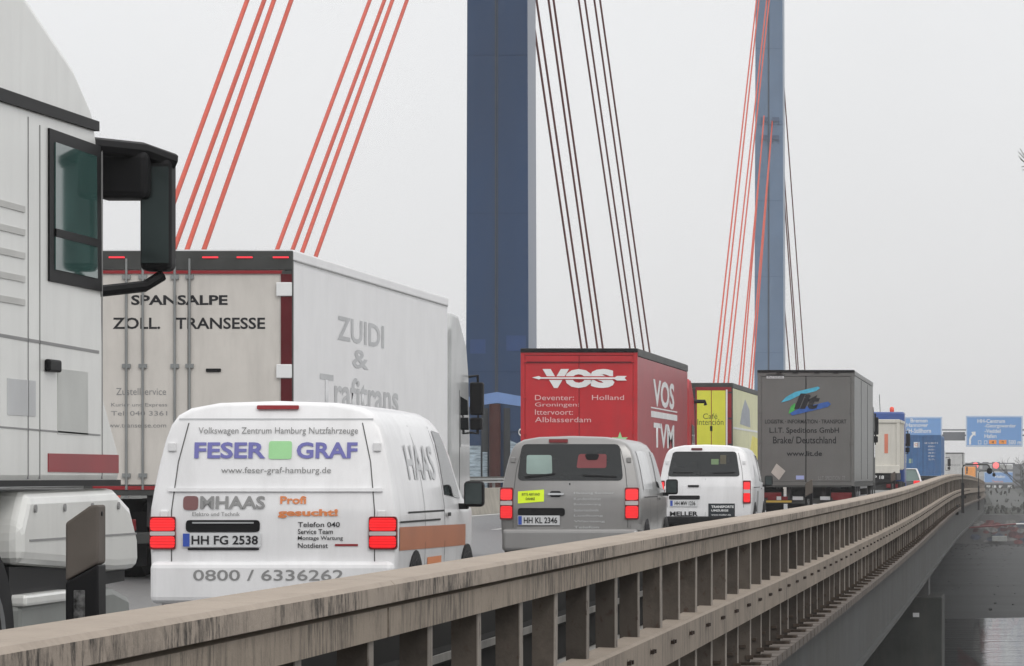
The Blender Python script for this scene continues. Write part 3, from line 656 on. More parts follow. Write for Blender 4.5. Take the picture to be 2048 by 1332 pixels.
cs('door_crease', [(-2.3, 1.94), (-.05, 1.92), (-.05, 1.935), (-2.3, 1.955)], txtg, .003, .006)
cs('door_handle', [(-1.22, 1.80), (-.98, 1.80), (-.98, 1.86), (-1.22, 1.86)], black, .03, .03, bev=.01)
cs('grey_panel', [(-.95, 1.5), (-.30, 1.5), (-.30, 1.82), (-.95, 1.82)], M('pale_grey_print', (.50, .51, .49), .5), .003, .006)
cs('lettering_plate', [(-1.95, 1.58), (-1.4, 1.58), (-1.4, 1.75), (-1.95, 1.75)], txtlg, .003, .006)
cs('red_stripe', [(-1.15, 1.315), (.40, 1.31), (.40, 1.405), (-1.15, 1.405)], redp, .004, .008)
cs('black_gap', [(-2.3, 1.245), (.44, 1.245), (.44, 1.275), (-2.3, 1.275)], black, .006, .01)
a = MB()
bpf = [(-1.75, .88), (-1.75, 1.05), (-1.6, 1.22), (.30, 1.23), (.62, 1.15), (.82, .98), (.84, .80), (.3, .80)]
a.prism(bpf, 'x', -hw + .02, hw + .02); a.build('front_bumper', offw, t, bevel=.06, seg=3)
a = MB(); a.prism([(-1.75, .70), (.74, .74), (.74, .80), (-1.75, .87)], 'x', -hw + .06, hw - .04); a.build('bumper_gap', black, t)
a = MB(); a.prism([(-1.7, .42), (-1.7, .70), (.30, .72), (.70, .66), (.72, .42)], 'x', -hw + .03, hw); a.build('lower_step', M('grey_step', (.20, .21, .20), .5, var=.2), t, bevel=.04)
a = MB(); a.box(hw - .3, hw + .03, -1.7, -.75, .68, .735); a.build('step_lip', offw, t, bevel=.015)
for k in range(5): cs('vent_slat', [(-2.25, 2.1 + k * .11), (-1.62, 2.1 + k * .11), (-1.62, 2.13 + k * .11), (-2.25, 2.13 + k * .11)], M('slat_grey', (.52, .52, .50), .5), .006, .01)
cs('panel_seam', [(-1.55, 1.28), (-1.54, 1.28), (-1.54, 3.0), (-1.55, 3.0)], txtg, .003, .006)
cs('panel_seam', [(-2.3, 1.52), (-.02, 1.50), (-.02, 1.508), (-2.3, 1.528)], txtg, .003, .006)
for y in (-1.5, -.9, -.3, .3):
    a = MB(); a.tube([(hw + .015, y, 1.14), (hw + .03, y, 1.14)], .02, 10); a.build('bolt', txtg, t)
a = MB(); a.prism([(-1.6, .985), (.74, .985), (.74, .995), (-1.6, .995)], 'x', hw + .018, hw + .024); a.build('bumper_crease', txtg, t)
# mirror assembly
for sg in (1, -1):
    a = MB(); a.tube([(sg * (hw - .08), -.02, 2.99), (sg * (hw + .16), .25, 2.98), (sg * (hw + .30), .36, 2.93)], .045); mr = a.build('mirror', black, t, smooth=40); a = MB(); a.tube([(sg * (hw - .05), .05, 2.24), (sg * (hw + .16), .30, 2.28), (sg * (hw + .24), .36, 2.34)], .03); a.build('lower_arm', black, mr, smooth=40)
    a = MB(); a.box(sg * (hw + .135), sg * (hw + .30), .28, .44, 2.36, 2.95); a.build('mirror_housing', black, mr, bevel=.035, seg=3)
    a = MB(); a.box(sg * (hw - .08), sg * (hw + .20), .18, .42, 2.73, 2.975); a.build('upper_housing', black, mr, bevel=.035, seg=3)
    a = MB(); a.box(sg * (hw + .15), sg * (hw + .29), .272, .279, 2.40, 2.90); a.build('mirror_glass', MATS['mirror_glass'], mr)
a = MB(); a.prism([(-.05, 2.95), (.02, 2.60), (.09, 2.0), (.12, 2.0), (.05, 2.62), (-.02, 2.95)], 'x', -hw + .06, hw - .06); a.build('windscreen', blackg, t)
a = MB(); a.prism([(-.10, 3.10), (.28, 3.0), (.28, 2.96), (-.06, 2.98)], 'x', -hw + .05, hw - .12); a.build('sun_visor', black, t, bevel=.01)
for y in (-1.95, -5.2): 
    for sg in (1, -1): wheel(t, sg * (hw - .2), y - (.2 if y > -3 else 0), .5, .34, sg)
a = MB(); a.box(-.5, .5, -8, -.5, .6, .93); a.build('chassis_frame', darkm, t)
a = MB(); a.box(-1.27, 1.27, -16.6, -3.0, 1.2, 3.95); a.build('box_body', offw, t, bevel=.03)
a = MB(); a.box(-1.2, 1.2, -16.5, -16.3, .45, .6); a.box(-.5, .5, -16.4, -3.2, .9, 1.19); a.build('trailer_frame', darkm, t)
for y in (-12.5, -13.8, -15.1):
    for sg in (1, -1): wheel(t, sg * 1.04, y, .5, .38, sg)
# --- red truck
X, Y = truck_xy(1158, 91.5); zb = 0.05; R = tR(1158, 91.5, zb); sc = 91.5
t = thing('curtain_truck', 'red curtain-sided truck with white lettering and an arrow on its rear doors', 'truck', (X, Y, zb))
trailer(t, 2.55, 13.6, 1.15, 4.01, red, redc, red, darkg, .16, curtain=False, roofmat=darkg)
a = MB(); a.box(-1.28, 1.28, -.03, .03, 3.93, 4.015); a.build('top_seal', black, t, bevel=.015)
a = MB(); a.box(-1.2, 1.2, -.006, .0, 3.70, 3.73); a.build('door_seam', darkred, t)
for s_, xa, xb in (('V', 1085, 1138), ('O', 1130, 1185), ('S', 1181, 1229)): rtext(t, R, s_, sc, xa, 738, xb, 776, txtw, .07, .0, -.001)
rpatch(t, 'arrow_gap', R, [(1088, 752.5), (1232, 752.5), (1232, 759.5), (1088, 759.5)], red, -.006, .001)
rpatch(t, 'arrow', R, [(1064, 755), (1078, 752), (1082, 754.6), (1230, 754.6), (1234, 752), (1254, 752), (1249, 756), (1254, 761), (1234, 761), (1229, 758.2), (1082, 757.4), (1078, 759)], txtw, -.010, .001)
for s_, xb, y in (('Deventer:', 1148, 795), ('Groningen:', 1158, 810), ('Ittervoort:', 1146, 824), ('Alblasserdam', 1182, 839)): rtext(t, R, s_, sc, 1070, y - 5, xb, y + 5.5, txtpink, .0, 0, -.001)
rtext(t, R, 'Holland', sc, 1184, 790, 1248, 800, txtpink, 0, 0, -.001)
pts = [(1240 + (17 if k % 2 == 0 else 6.5) * math.sin(math.pi * k / 5), 880 - (17 if k % 2 == 0 else 6.5) * math.cos(math.pi * k / 5)) for k in range(10)]
rpatch(t, 'green_star', R, pts, txtgreen, -.003, .001)
Lr = -X - 1.275
for s_, x0, y0, x1, y1 in (('VOS', 1306, 757, 1348, 812), ('TVM', 1307, 845, 1348, 895)):
    ya, za = s2l(x0, y0, Lr, Y); yb, _ = s2l(x1, y1, Lr, Y); _, zc = s2l(x0, y1, Lr, Y)
    stext(t, s_, 1.277, (ya + yb) / 2, (za + zc) / 2 - zb, yb - ya, (za - zc), txtw, .03)
ya, za = s2l(1302, 825, Lr, Y); yb, _ = s2l(1354, 834, Lr, Y)
a = MB(); a.box(1.2755, 1.281, ya, yb, za - zb - .10, za - zb + .04); a.box(1.2755, 1.281, ya, yb, za - zb + .10, za - zb + .13); a.build('side_stripe', txtw, t)
tractor(t, 14.15, 2.5, 3.7, MATS['red_door'], mir=False)
a = MB(); a.tube([(1.2, 16.2, 3.15), (1.5, 16.3, 3.15), (1.52, 16.3, 3.05)], .05); a.build('mirror_arm', black, t)
# --- cafe truck
X, Y = truck_xy(1380, 67); zb = .06; R = tR(1380, 67, zb); sc = 67
t = thing('curtain_truck', 'dark framed truck with bright yellow rear doors reading Cafe Intencion', 'truck', (X, Y, zb))
trailer(t, 2.55, 13.6, 1.15, 3.98, darkg, paley, darkg, darkg, .14, doors=True, roofmat=darkg)
rpatch(t, 'red_trim', R, [(1391, 774), (1463, 774), (1463, 900), (1391, 900)], redp, -.001, .01)
rpatch(t, 'yellow_panel', R, [(1394, 781), (1422, 781), (1422, 900), (1394, 900)], yellow, -.006, .01); rpatch(t, 'yellow_panel', R, [(1423.5, 781), (1451, 781), (1451, 900), (1423.5, 900)], yellow, -.006, .01)
rpatch(t, 'white_trim', R, [(1451.8, 779), (1455, 779), (1455, 900), (1451.8, 900)], txtw, -.006, .01)
rtext(t, R, 'Café', sc, 1406, 827, 1435, 838, M('olive_print', (.10, .12, .04), .5), 0, 0, -.008); rtext(t, R, 'Intención', sc, 1395, 838, 1447, 850, MATS['olive_print'], 0, 0, -.008)
rpatch(t, 'lock', R, [(1420, 852), (1425, 852), (1425, 862), (1420, 862)], black, -.012, .01)
a = MB(); a.box(1.2755, 1.283, .15, 13.4, 2.62, 2.68); a.box(1.2755, 1.283, .15, 13.4, 1.3, 1.5); a.build('side_stripe', txtw, t)
a = MB(); a.prism([(3.2, 2.8), (8, 2.75), (7.6, 3.3), (5.5, 3.6), (4.0, 3.2)], 'x', 1.2755, 1.280); a.build('blue_graphic', M('pale_blue_print', S(150, 156, 165), .5, var=.2, scale=3), t)
a = MB(); a.prism([(7.0, 1.6), (12, 1.6), (12.5, 2.4), (9, 2.5)], 'x', 1.2755, 1.280); a.build('yellow_graphic', M('soft_yellow_print', S(225, 215, 100), .5, var=.1), t)
tractor(t, 14.15, 2.5, 3.6, trucknavy, mir=False)
# --- grey truck
X, Y = truck_xy(1612, 76); zb = .08; R = tR(1612, 76, zb); sc = 76
t = thing('curtain_truck', 'grey curtain-sided truck with blue, turquoise and green logo on its rear doors', 'truck', (X, Y, zb))
trailer(t, 2.55, 13.6, 1.03, 3.96, greyc, greys, greyc, greys, .12, roofmat=greys, curtain=False)
a = MB(); a.box(-1.28, 1.28, -.03, .03, 3.92, 3.985); a.build('top_seal', black, t, bevel=.012)
for x in (-.78, -.35, .22, .72):
    a = MB(); a.box(x, x + .14, -.04, .02, 3.90, 3.93); a.build('roof_hinge', black, t)
rpatch(t, 'small_sign', R, [(1533, 749), (1568, 749), (1568, 757), (1533, 757)], txtlg, .004, .002); rtext(t, R, 'Krone', sc, 1536, 750.5, 1565, 755.5, txtg, .01, 0, -.001)
rpatch(t, 'turquoise_brush', R, [(1562, 805), (1572, 794), (1590, 784), (1636, 773), (1640, 776), (1632, 782), (1600, 790), (1580, 800), (1570, 803)], M('turquoise_print', S(75, 175, 205), .5, var=.2, scale=9), .004, .01)
rpatch(t, 'green_brush', R, [(1582, 812), (1590, 806), (1590, 818), (1584, 826), (1577, 827)], M('green_brush_print', S(70, 175, 80), .5, var=.3, scale=9), .003, .01, th=.003)
rpatch(t, 'blue_brush', R, [(1580, 826), (1600, 816), (1656, 803), (1662, 808), (1655, 814), (1584, 831)], M('blue_brush_print', S(45, 90, 165), .5, var=.2, scale=9), .002, .01, th=.003)
rtext(t, R, 'lit', sc, 1588, 787, 1640, 818, txtb, .045, .3, -.004)
rtext(t, R, 'LOGISTIK · INFORMATION · TRANSPORT', sc, 1530, 839, 1693, 847, txtb, .01, 0, .008)
rtext(t, R, 'L.I.T. Speditions GmbH', sc, 1539, 855, 1678, 869, txtb, .01, 0, .008); rtext(t, R, 'Brake/ Deutschland', sc, 1546, 873, 1672, 887, txtb, .01, 0, .008)
rtext(t, R, 'www.lit.de', sc, 1573, 902, 1644, 912, txtb, .02, 0, .008)
rpatch(t, 'diamond_placard', R, [(1553, 927), (1571, 942), (1558, 960), (1542, 945)], M('cream_placard', (.50, .46, .42), .5), .004, .01)
rpatch(t, 'blue_label', R, [(1592, 951), (1608, 951), (1608, 959), (1592, 959)], M('pale_blue_label', S(160, 170, 215), .5), .004, .004)
rtext(t, R, 'L.I.T. SPEDITION  77', sc, 1637, 952, 1690, 960, txtg, 0, 0, .008)
rpatch(t, 'door_gap', R, [(1611, 745), (1612.5, 745), (1612.5, 968), (1611, 968)], black, .009, .001)
a = MB(); a.box(-1.2, 1.2, -.04, .02, .90, .95); a.build('lower_beam', darkg, t)
for x0, x1, mt in ((1535, 1552, tailoff), (1553, 1562, txtlg), (1563, 1575, tailoff), (1665, 1700, tailoff), (1585, 1606, txtlg), (1640, 1660, txtlg)):
    rpatch(t, 'rear_reflector', R, [(x0, 993), (x1, 993), (x1, 1000), (x0, 1000)], mt, .07, .003)
rpatch(t, 'yellow_bar', R, [(1532, 1001), (1583, 1001), (1583, 1005), (1532, 1005)], M('ochre_bar', S(190, 160, 70), .5), .07, .003)
a = MB(); a.box(1.279, 1.286, 4.5, 4.56, 1.1, 3.8); a.box(1.279, 1.286, 9.2, 9.26, 1.1, 3.8); a.build('curtain_seam', darkg, t)
for y in (1.0, 2.1): a = MB(); a.box(1.02, 1.26, y, y + .5, .55, 1.0); a.build('tool_box', black, t, bevel=.05)
tractor(t, 14.15, 2.5, 3.3, darkg, mz=.42, mx=-.26)
# --- tipper
X, Y = truck_xy(1737, 51.3); zb = .05; R = tR(1737, 51.3, zb)
t = thing('tipper_truck', 'tipper lorry with cream body and blue cab roof carrying a red beacon', 'truck', (X, Y, zb)); tipw = M('tipper_cream', (.62, .60, .54), .5, var=.05, dirt=.2)
a = MB(); a.box(-1.2, 1.2, 0, 5.6, 1.45, 3.38); bd = a.build('tipper_body', tipw, t, bevel=.04)
a = MB(); a.box(-1.22, 1.22, -.06, -.001, 3.28, 3.42); a.box(-1.22, -1.08, -.05, -.001, 1.5, 3.28); a.box(1.08, 1.22, -.05, -.001, 1.5, 3.28); a.box(-1.22, 1.22, -.09, -.001, 1.32, 1.62); a.build('tailgate_frame', tipw, bd, bevel=.02)
a = MB(); a.box(.62, .76, -.012, -.001, 2.1, 2.85); a.build('red_marking', M('faded_red', S(205, 120, 95), .5), bd)
a = MB()
for k in range(5): a.box(1.2, 1.26, .2 + k * 1.1, .34 + k * 1.1, 1.5, 3.3)
a.box(1.2, 1.27, 0, 5.6, 3.3, 3.4); a.build('side_rib', tipw, bd)
a = MB(); a.box(-1.1, 1.1, .15, 5.6, 1.05, 1.32); a.box(-.9, .9, .1, 9, .6, 1.05); a.build('chassis_frame', darkm, t)
a = MB(); a.box(-.35, .95, -.02, .1, .95, 1.25); a.build('plate_panel', black, t); rtext(t, lambda x, y: ((x - 1737) / 51.3, (950 - y) / 51.3 + H - zb), 'DP 18', 51.3, 1740, 951, 1768, 958, txtw, .02, 0, -.03)
a = MB(); a.box(-1.2, 1.2, -.05, .1, .50, .66); a.build('bumper', M('pale_bumper', (.35, .36, .35), .5), t)
for sg in (1, -1):
    for y in (1.0, 2.3): wheel(t, sg * .98, y, .5, .5, sg)
    a = MB(); a.box(sg * .7, sg * 1.15, -.06, -.01, .75, .9); a.build('tail_light', tailoff, t)
    a = MB(); a.box(sg * .8, sg * 1.2, .0, .06, .3, 1.0); a.build('mudflap', black, t)
cb = tractor(t, 5.9, 2.5, 3.62, trucknavy, mz=.4, mx=-.2)
a = MB(); a.box(-1.24, 1.24, 5.75, 6.9, 3.2, 3.80); a.build('cab_roof', trucknavy, t, bevel=.08, seg=3)
a = MB(); a.tube([(.72, 6.2, 3.79), (.72, 6.2, 3.83), (.72, 6.2, 3.96), (.72, 6.2, 4.01)], [.07, .09, .09, .05], 12); a.build('beacon', M('beacon_red', S(225, 80, 60), .3, emit=.2), t, smooth=50)
a = MB(); a.tube([(.25, 6.1, 3.79), (.22, 6.0, 4.5)], .012); a.build('antenna', black, t)
# --- small car
X, Y = -(VX - 1802) / 45.5, F / 45.5; zb = .12
t = thing('small_car', 'small dark car with lit red tail lamp beside the tipper lorry', 'car', (X, Y, zb)); ck = M('dark_car_paint', (.03, .04, .045), .25, coat=.6)
lo = [(-.0, .35), (-.05, .6), (.02, .92), (3.9, .95), (4.1, .6), (4.05, .3)]
a = MB(); a.prism(lo, 'x', -.86, .86); bd = a.build('body', ck, t, bevel=.08, seg=3)
a = MB(); a.loft([[(x * .84, 0.03, .90), (x * .66, .42, 1.44)] [::1] if False else (x, 0, 0) for x in (0, 0, 0)] and [[(-.84, .02, .9), (.84, .02, .9), (.84, 3.1, .93), (-.84, 3.1, .93)], [(-.64, .45, 1.42), (.64, .45, 1.42), (.62, 2.1, 1.45), (-.62, 2.1, 1.45)]]); a.build('glasshouse', M('car_glass', (.10, .15, .14), .1), t, bevel=.03)
a = MB(); a.box(-.66, .66, .42, 2.15, 1.425, 1.47); a.build('roof', white, t, bevel=.02)
for sg in (1, -1):
    a = MB(); a.tube([(sg * .67, .42, 1.44), (sg * .80, .20, 1.15), (sg * .87, .0, .90), (sg * .885, .0, .6)], .035); a.build('rear_pillar', white, t)
    a = MB(); a.box(sg * .55, sg * .83, -.07, 0.0, .72, .93); a.build('tail_light', tail, t, bevel=.03)
    for y in (.7, 3.3): wheel(t, sg * .78, y, .3, .2, sg)
    a = MB(); a.box(sg * .86, sg * .98, 2.6, 2.7, .95, 1.05); a.build('mirror', black, t, bevel=.02)
# --- container lorry
X, Y = truck_xy(1846, 29.7); zb = -.1; R = tR(1846, 29.7, zb)
t = thing('container_truck', 'truck carrying a blue shipping container, seen beneath the left road sign', 'truck', (X, Y, zb))
a = MB(); a.box(-1.2, 1.2, .05, 12.2, 1.35, 4.08); cn = a.build('container', contb, t, bevel=.02)
a = MB()
for k in range(40): a.box(1.2, 1.225, .3 + k * .295, .45 + k * .295, 1.5, 3.95)
a.build('side_corrugation', contb, cn)
a = MB(); a.box(-1.22, -1.08, 0, .1, 1.35, 4.1); a.box(1.08, 1.22, 0, .1, 1.35, 4.1); a.box(-1.08, 1.08, 0, .1, 3.98, 4.1); a.box(-1.08, 1.08, 0, .1, 1.35, 1.48); a.build('end_frame', contb, cn)
a = MB()
for x in (-.75, -.33, .33, .75): a.tube([(x, .0, 1.4), (x, .0, 4.05)], .03, 6); a.box(x - .06, x + .06, -.05, .04, 3.75, 3.85); a.box(x - .06, x + .06, -.05, .04, 1.6, 1.7)
a.build('lock_rod', M('container_rod', S(60, 105, 160), .5), cn)
a = MB(); a.box(-.012, .012, .03, .048, 1.48, 3.98); a.build('door_gap', black, cn)
a = MB(); a.box(-.62, -.24, .03, .045, 3.25, 3.62); lg = a.build('white_label', txtw, cn); text(lg, 'CS', (-.43, .03, 3.44), .26, .2, orange, 'rear', .02)
for i, s_ in enumerate(('GESU 40087 5', '45G1', 'MAX 32500', 'TARE 3900', 'NET 28600', 'CU 76')): text(cn, s_, (.55, .03, 3.55 - i * .22), .9 if i == 0 else .5, .10, txtw, 'rear', .01)
a = MB(); a.box(-.95, -.7, .03, .045, 2.2, 2.5); a.build('small_sticker', M('green_label', (.3, .42, .3), .5), cn)
a = MB(); a.box(-.9, .9, .1, 12, .95, 1.33); a.box(-1.1, 1.1, .15, .3, .45, .62); a.build('chassis_frame', darkm, t)
for sg in (1, -1):
    a = MB(); a.box(sg * .55, sg * 1.05, .08, .14, .95, 1.15); a.build('tail_light', tail, t)
    for y in (1.6, 2.9, 4.2): wheel(t, sg * 1.02, y, .5, .38, sg)
tractor(t, 13.0, 2.5, 3.4, white)
# --- far box truck
X, Y = truck_xy(1905, 17.2); zb = -.3
t = thing('far_box_truck', 'distant pale grey box truck right of the blue container', 'truck', (X, Y, zb))
trailer(t, 2.5, 12, 1.2, 4.2, M('pale_far', (.5, .5, .49), .5), M('pale_far_side', (.45, .45, .45), .5), darkg, darkg, .1)
text(t, 'SCHENKER', (.0, .01, 2.75), 1.9, .25, txtg, 'rear', .02)
tractor(t, 12.6, 2.5, 3.4, white)
X, Y = truck_xy(1937, 15.0)
t = thing('orange_lorry', 'distant small lorry with orange load right of the pale box truck', 'truck', (X, Y, -.5))
a = MB(); a.box(-.9, .9, 0, 4, .9, 2.9); a.build('load', M('orange_load', S(235, 150, 50), .5), t, bevel=.1)
a = MB(); a.box(-1.1, 1.1, 4.2, 6.2, .6, 3.1); a.build('cab', signgrey, t, bevel=.1)
for sg in (1, -1):
    for y in (1, 5): wheel(t, sg * 1.0, y, .5, .3, sg)

# ---------------------------------------------------------------- pylons
def pylon(cx_l, cx_r, d, dep, label, pm=bluep):
    s = F / d; x0, x1 = (cx_l - VX) / s, (cx_r - VX) / s; xm = (x0 + x1) / 2; hw = (x1 - x0) / 2
    t = thing('bridge_pylon', label, 'pylon', (xm, d, rz(d)))
    a = MB(); n = 3.5
    a.loft([[(-hw * k, 0, z), (hw * k, 0, z), (hw * k, dep, z), (-hw * k, dep, z)] for z, k in ((0, 1.0), (20, .95), (48, .88))])
    a.build('shaft', pm, t, bevel=.03)
    a = MB(); a.box(-.09, -.03, -.03, -.001, 3.6, 48); a.box(.0, .03, -.015, -.001, 3.6, 48); a.build('vertical_seam', M('seam_grey', S(70, 76, 84), .5), t)
    for k in range(8):
        z = 5.2 + k * 6.1; kk = 1.0 - .05 * min(z, 20) / 20 - max(0, z - 20) * .07 / 28
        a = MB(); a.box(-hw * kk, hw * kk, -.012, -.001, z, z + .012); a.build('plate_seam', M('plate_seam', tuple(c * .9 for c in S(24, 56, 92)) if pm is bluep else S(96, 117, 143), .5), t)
    return t, hw, xm
t, hw, xm = pylon(931, 1058, 158, 2.7, 'dark blue steel pylon, nearer and wider of the two, behind the red truck')
a = MB(); a.prism([(-hw - .03, 2.9), (-hw - .03, 3.75), (-hw - .0, 4.05), (0, 4.18), (hw + .0, 4.05), (hw + .03, 3.75), (hw + .03, 2.9)] , 'y', -.06, -.035); a.build('base_cladding', bluep, t)
a = MB(); a.prism([(-hw - .02, 3.82), (0, 4.0), (hw + .02, 3.82), (hw + .02, 4.2), (0, 4.42), (-hw - .02, 4.2)], 'y', -.10, -.062); a.build('light_chevron', bluelt, t)
for x0, x1, z0, z1 in ((-1.05, -.45, 5.9, 6.45), (.35, 1.1, 6.0, 6.6)):
    a = MB(); a.box(x0, x1, -.008, -.001, z0, z1); a.build('repainted_patch', bluep2, t)
a = MB(); a.tube([(-.05, -.32, 0), (-.05, -.32, 3.95)], .22, 20); a.build('drain_pipe', brown, t, smooth=40)
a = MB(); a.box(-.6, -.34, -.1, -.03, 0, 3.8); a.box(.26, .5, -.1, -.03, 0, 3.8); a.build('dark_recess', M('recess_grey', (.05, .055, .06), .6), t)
post = M('scribbled_sheet', S(150, 165, 175), .7, var=.5, scale=3, stretch=(1, 1, 7))
a = MB(); a.box(-hw - .02, -.62, -.14, -.105, .3, 2.35); a.build('poster_sheet', post, t); a = MB(); a.box(-.55, -.36, -.14, -.105, .3, 2.1); a.build('poster_sheet', post, t)
a = MB(); a.prism([(.52, .3), (1.15, .3), (1.15, 2.5), (.85, 2.4), (.52, 2.55)], 'y', -.14, -.105); a.build('poster_sheet', post, t)
text(t, 'QX', (.98, -.11, 2.85), .3, .32, txtw, 'rear', .03)
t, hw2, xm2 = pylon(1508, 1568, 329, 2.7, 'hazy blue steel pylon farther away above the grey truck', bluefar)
for z in (28.1 + .3, 29.55 + .3):
    for x in (-.62, .42 - .3 + .15):
        a = MB(); a.box(x, x + .55, -.12, -.001, z, z + .35); a.prism([(x, z), (x + .1, z), (x, z - .3)], 'y', -.12, -.001); a.prism([(x + .45, z), (x + .55, z), (x + .55, z - .3)], 'y', -.12, -.001); a.build('cable_anchor', M('anchor_blue', S(72, 90, 116), .5), t)
# ---------------------------------------------------------------- stay cables
ordw = ['first', 'second', 'third', 'fourth', 'fifth', 'sixth', 'seventh', 'eighth']
def cable(p, q, mat, label, group, dead=None, pyl=None, L=19.9, r=.062):
    (xa, ya), (xb, yb) = p, q                                       # a: lower, b: upper image point
    f = lambda x, y, L: (lambda d: Vector((-L, d, H + (VY - y) * d / F)))(F * L / (VX - x))
    A = f(xa, ya, L); B = f(xb, yb, L); v = (B - A) / (B.y - A.y)
    lowd = A.y + (0.2 - A.z) / v.z
    P0 = A + v * (lowd - A.y); P1 = A + v * ((pyl if pyl else B.y) - A.y)
    a = MB(); a.tube([P0, P1], r, 10)
    o = a.build('stay_cable', mat, None, smooth=60); tag(o, label, 'cable', group)
N1 = [((327, 461), (494.5, 0), .3), ((352, 488), (528.5, 0), .3), ((377, 491), (548, 0), -.3), ((409, 496), (582.6, 0), -.3)]
for i, (p, q, o) in enumerate(N1): cable(p, q, cabr, 'red stay cable, %s from left in the leftmost bundle' % ordw[i], 'red stay cables', pyl=158.6, L=19.9 + o)
N2 = [((555.3, 496), (739.7, 0), .3), ((586, 497), (769, 0), .3), ((606.5, 498), (785, 0), -.3), ((633.8, 506), (814, 0), -.3)]
for i, (p, q, o) in enumerate(N2): cable(p, q, cabr, 'red stay cable, %s from left in the bundle nearest the dark pylon' % ordw[i], 'red stay cables', pyl=158.6, L=19.9 + o)
C1 = [((1162.7, 695), (1113.5, 360), .2), ((1174.3, 695), (1073, 0), .2), ((1194.6, 695), (1097, 0), -.2), ((1205.4, 695), (1107, 0), -.2)]
for i, (p, q, o) in enumerate(C1): cable(p, q, cabd, 'dark brown stay cable, %s from left in the bundle touching the near pylon' % ordw[i], 'dark stay cables', pyl=160, L=19.9 + o, r=.05)
D1 = [((1259.5, 695), (1157.3, 0), .2), ((1270.3, 695), (1169.7, 0), .2), ((1287.8, 702), (1188.6, 0), -.2), ((1299.2, 703), (1200, 0), -.2)]
for i, (p, q, o) in enumerate(D1): cable(p, q, cabd, 'dark brown stay cable, %s from left over the red truck right corner' % ordw[i], 'dark stay cables', pyl=160, L=19.9 + o, r=.048)
E1 = [((1428, 760), (1513, 0)), ((1436.4, 760), (1518, 0)), ((1448.8, 760), (1533.5, 0)), ((1457, 760), (1538.5, 0))]
for i, (p, q) in enumerate(E1): cable(p, q, cabr, 'pinkish red stay cable, %s from left, passing before the far pylon top' % ordw[i], 'far red stay cables', pyl=328.5, L=19.75, r=.055)
F1 = [((1478.5, 768), (1525.5, 268)), ((1484.5, 768), (1528, 232)), ((1499, 768), (1542.5, 268)), ((1504.5, 768), (1545.5, 232))]
for i, (p, q) in enumerate(F1): cable(p, q, cabr, 'pinkish red stay cable, %s from left anchored on the far pylon face' % ordw[i], 'far red stay cables', L=19.75, r=.055)
G1 = [((1609.5, 737), (1567, 160)), ((1596.5, 737), (1568, 345)), ((1593, 737), (1567, 375)), ((1579.5, 737), (1569.5, 620))]
for i, (p, q) in enumerate(G1): cable(p, q, cabd, 'greyish brown stay cable, %s from right beside the far pylon' % ordw[i], 'far dark stay cables', pyl=330, L=19.9, r=.055)
# ---------------------------------------------------------------- median barrier and guard rail
t = thing('median_barrier', 'pale concrete median barrier seen between the white van and the grey van', 'barrier')
m = MB(); sweep(m, [(16.3, 0), (16.4, .5), (16.45, .8), (16.6, .8), (16.65, .5), (16.75, 0)], 10, 400, rz); m.build('wall', M('pale_concrete', (.42, .39, .35), .8, var=.12, dirt=.25), t)
t = thing('guard_rail', 'galvanised guard rail in front of the pylon foot', 'guard rail')
m = MB(); sweep(m, [(17.3, .95), (17.34, 1.0), (17.3, 1.05), (17.34, 1.1), (17.30, 1.15), (17.36, 1.15), (17.40, 1.1), (17.36, 1.0), (17.36, .95)], 20, 400, rz); m.build('beam', steelg, t)
m = MB()
for k in range(95): d = 20 + 4 * k; m.box(-17.45 - cl(d), -17.37 - cl(d), d, d + .1, rz(d), rz(d) + 1.1)
tag(m.build('posts', steelg, t))
# ---------------------------------------------------------------- davit poles outside the railing
def davit(xp, ytop, ybot, xr, d, label):
    s = F / d; A = px(xp, ybot, d); B = px(xp, ytop, d); C = px(xr, ytop, d)
    t = thing('davit_lamp_pole', label, 'lamp pole', A, 'thin lamp poles outside the railing'); r = .05 * (C.x - A.x) / .72
    h = B.z - A.z; w = C.x - A.x
    a = MB(); a.tube([(0, 0, 0), (0, 0, h - .1), (.03, 0, h - .03), (.1, 0, h), (w - .08, 0, h), (w - .02, 0, h - .03), (w, 0, h - .09)], .02, 8); a.build('arm', darkg, t, smooth=50)
    a = MB(); a.box(-.035, .045, -.03, .03, 0, h * .62); a.box(-.045, .1, .02, .06, h * .3, h * .36); a.build('pole', darkm, t)
    a = MB(); a.tube([(w, 0, h - .09), (w, 0, h - .12), (w, 0, h - .22), (w, 0, h - .26)], [.03, .07, .08, .03], 10); a.build('lamp', black, t, smooth=40)
davit(1925, 929, 1026, 1979, 113, 'dark thin pole with an arm curving right and a hanging lamp, nearer of the two')
davit(1957, 942, 1020, 1988, 190, 'thin grey pole with a short arm, farther of the two outside the railing')
a = MB(); A = px(1913, 1030, 121); a.box(A.x - .03, A.x + .06, A.y, A.y + .3, A.z, A.z + .3); tag(a.build('junction_box', darkm, bevel=.01), 'dark junction box on the girder left of the nearer lamp pole', 'box')
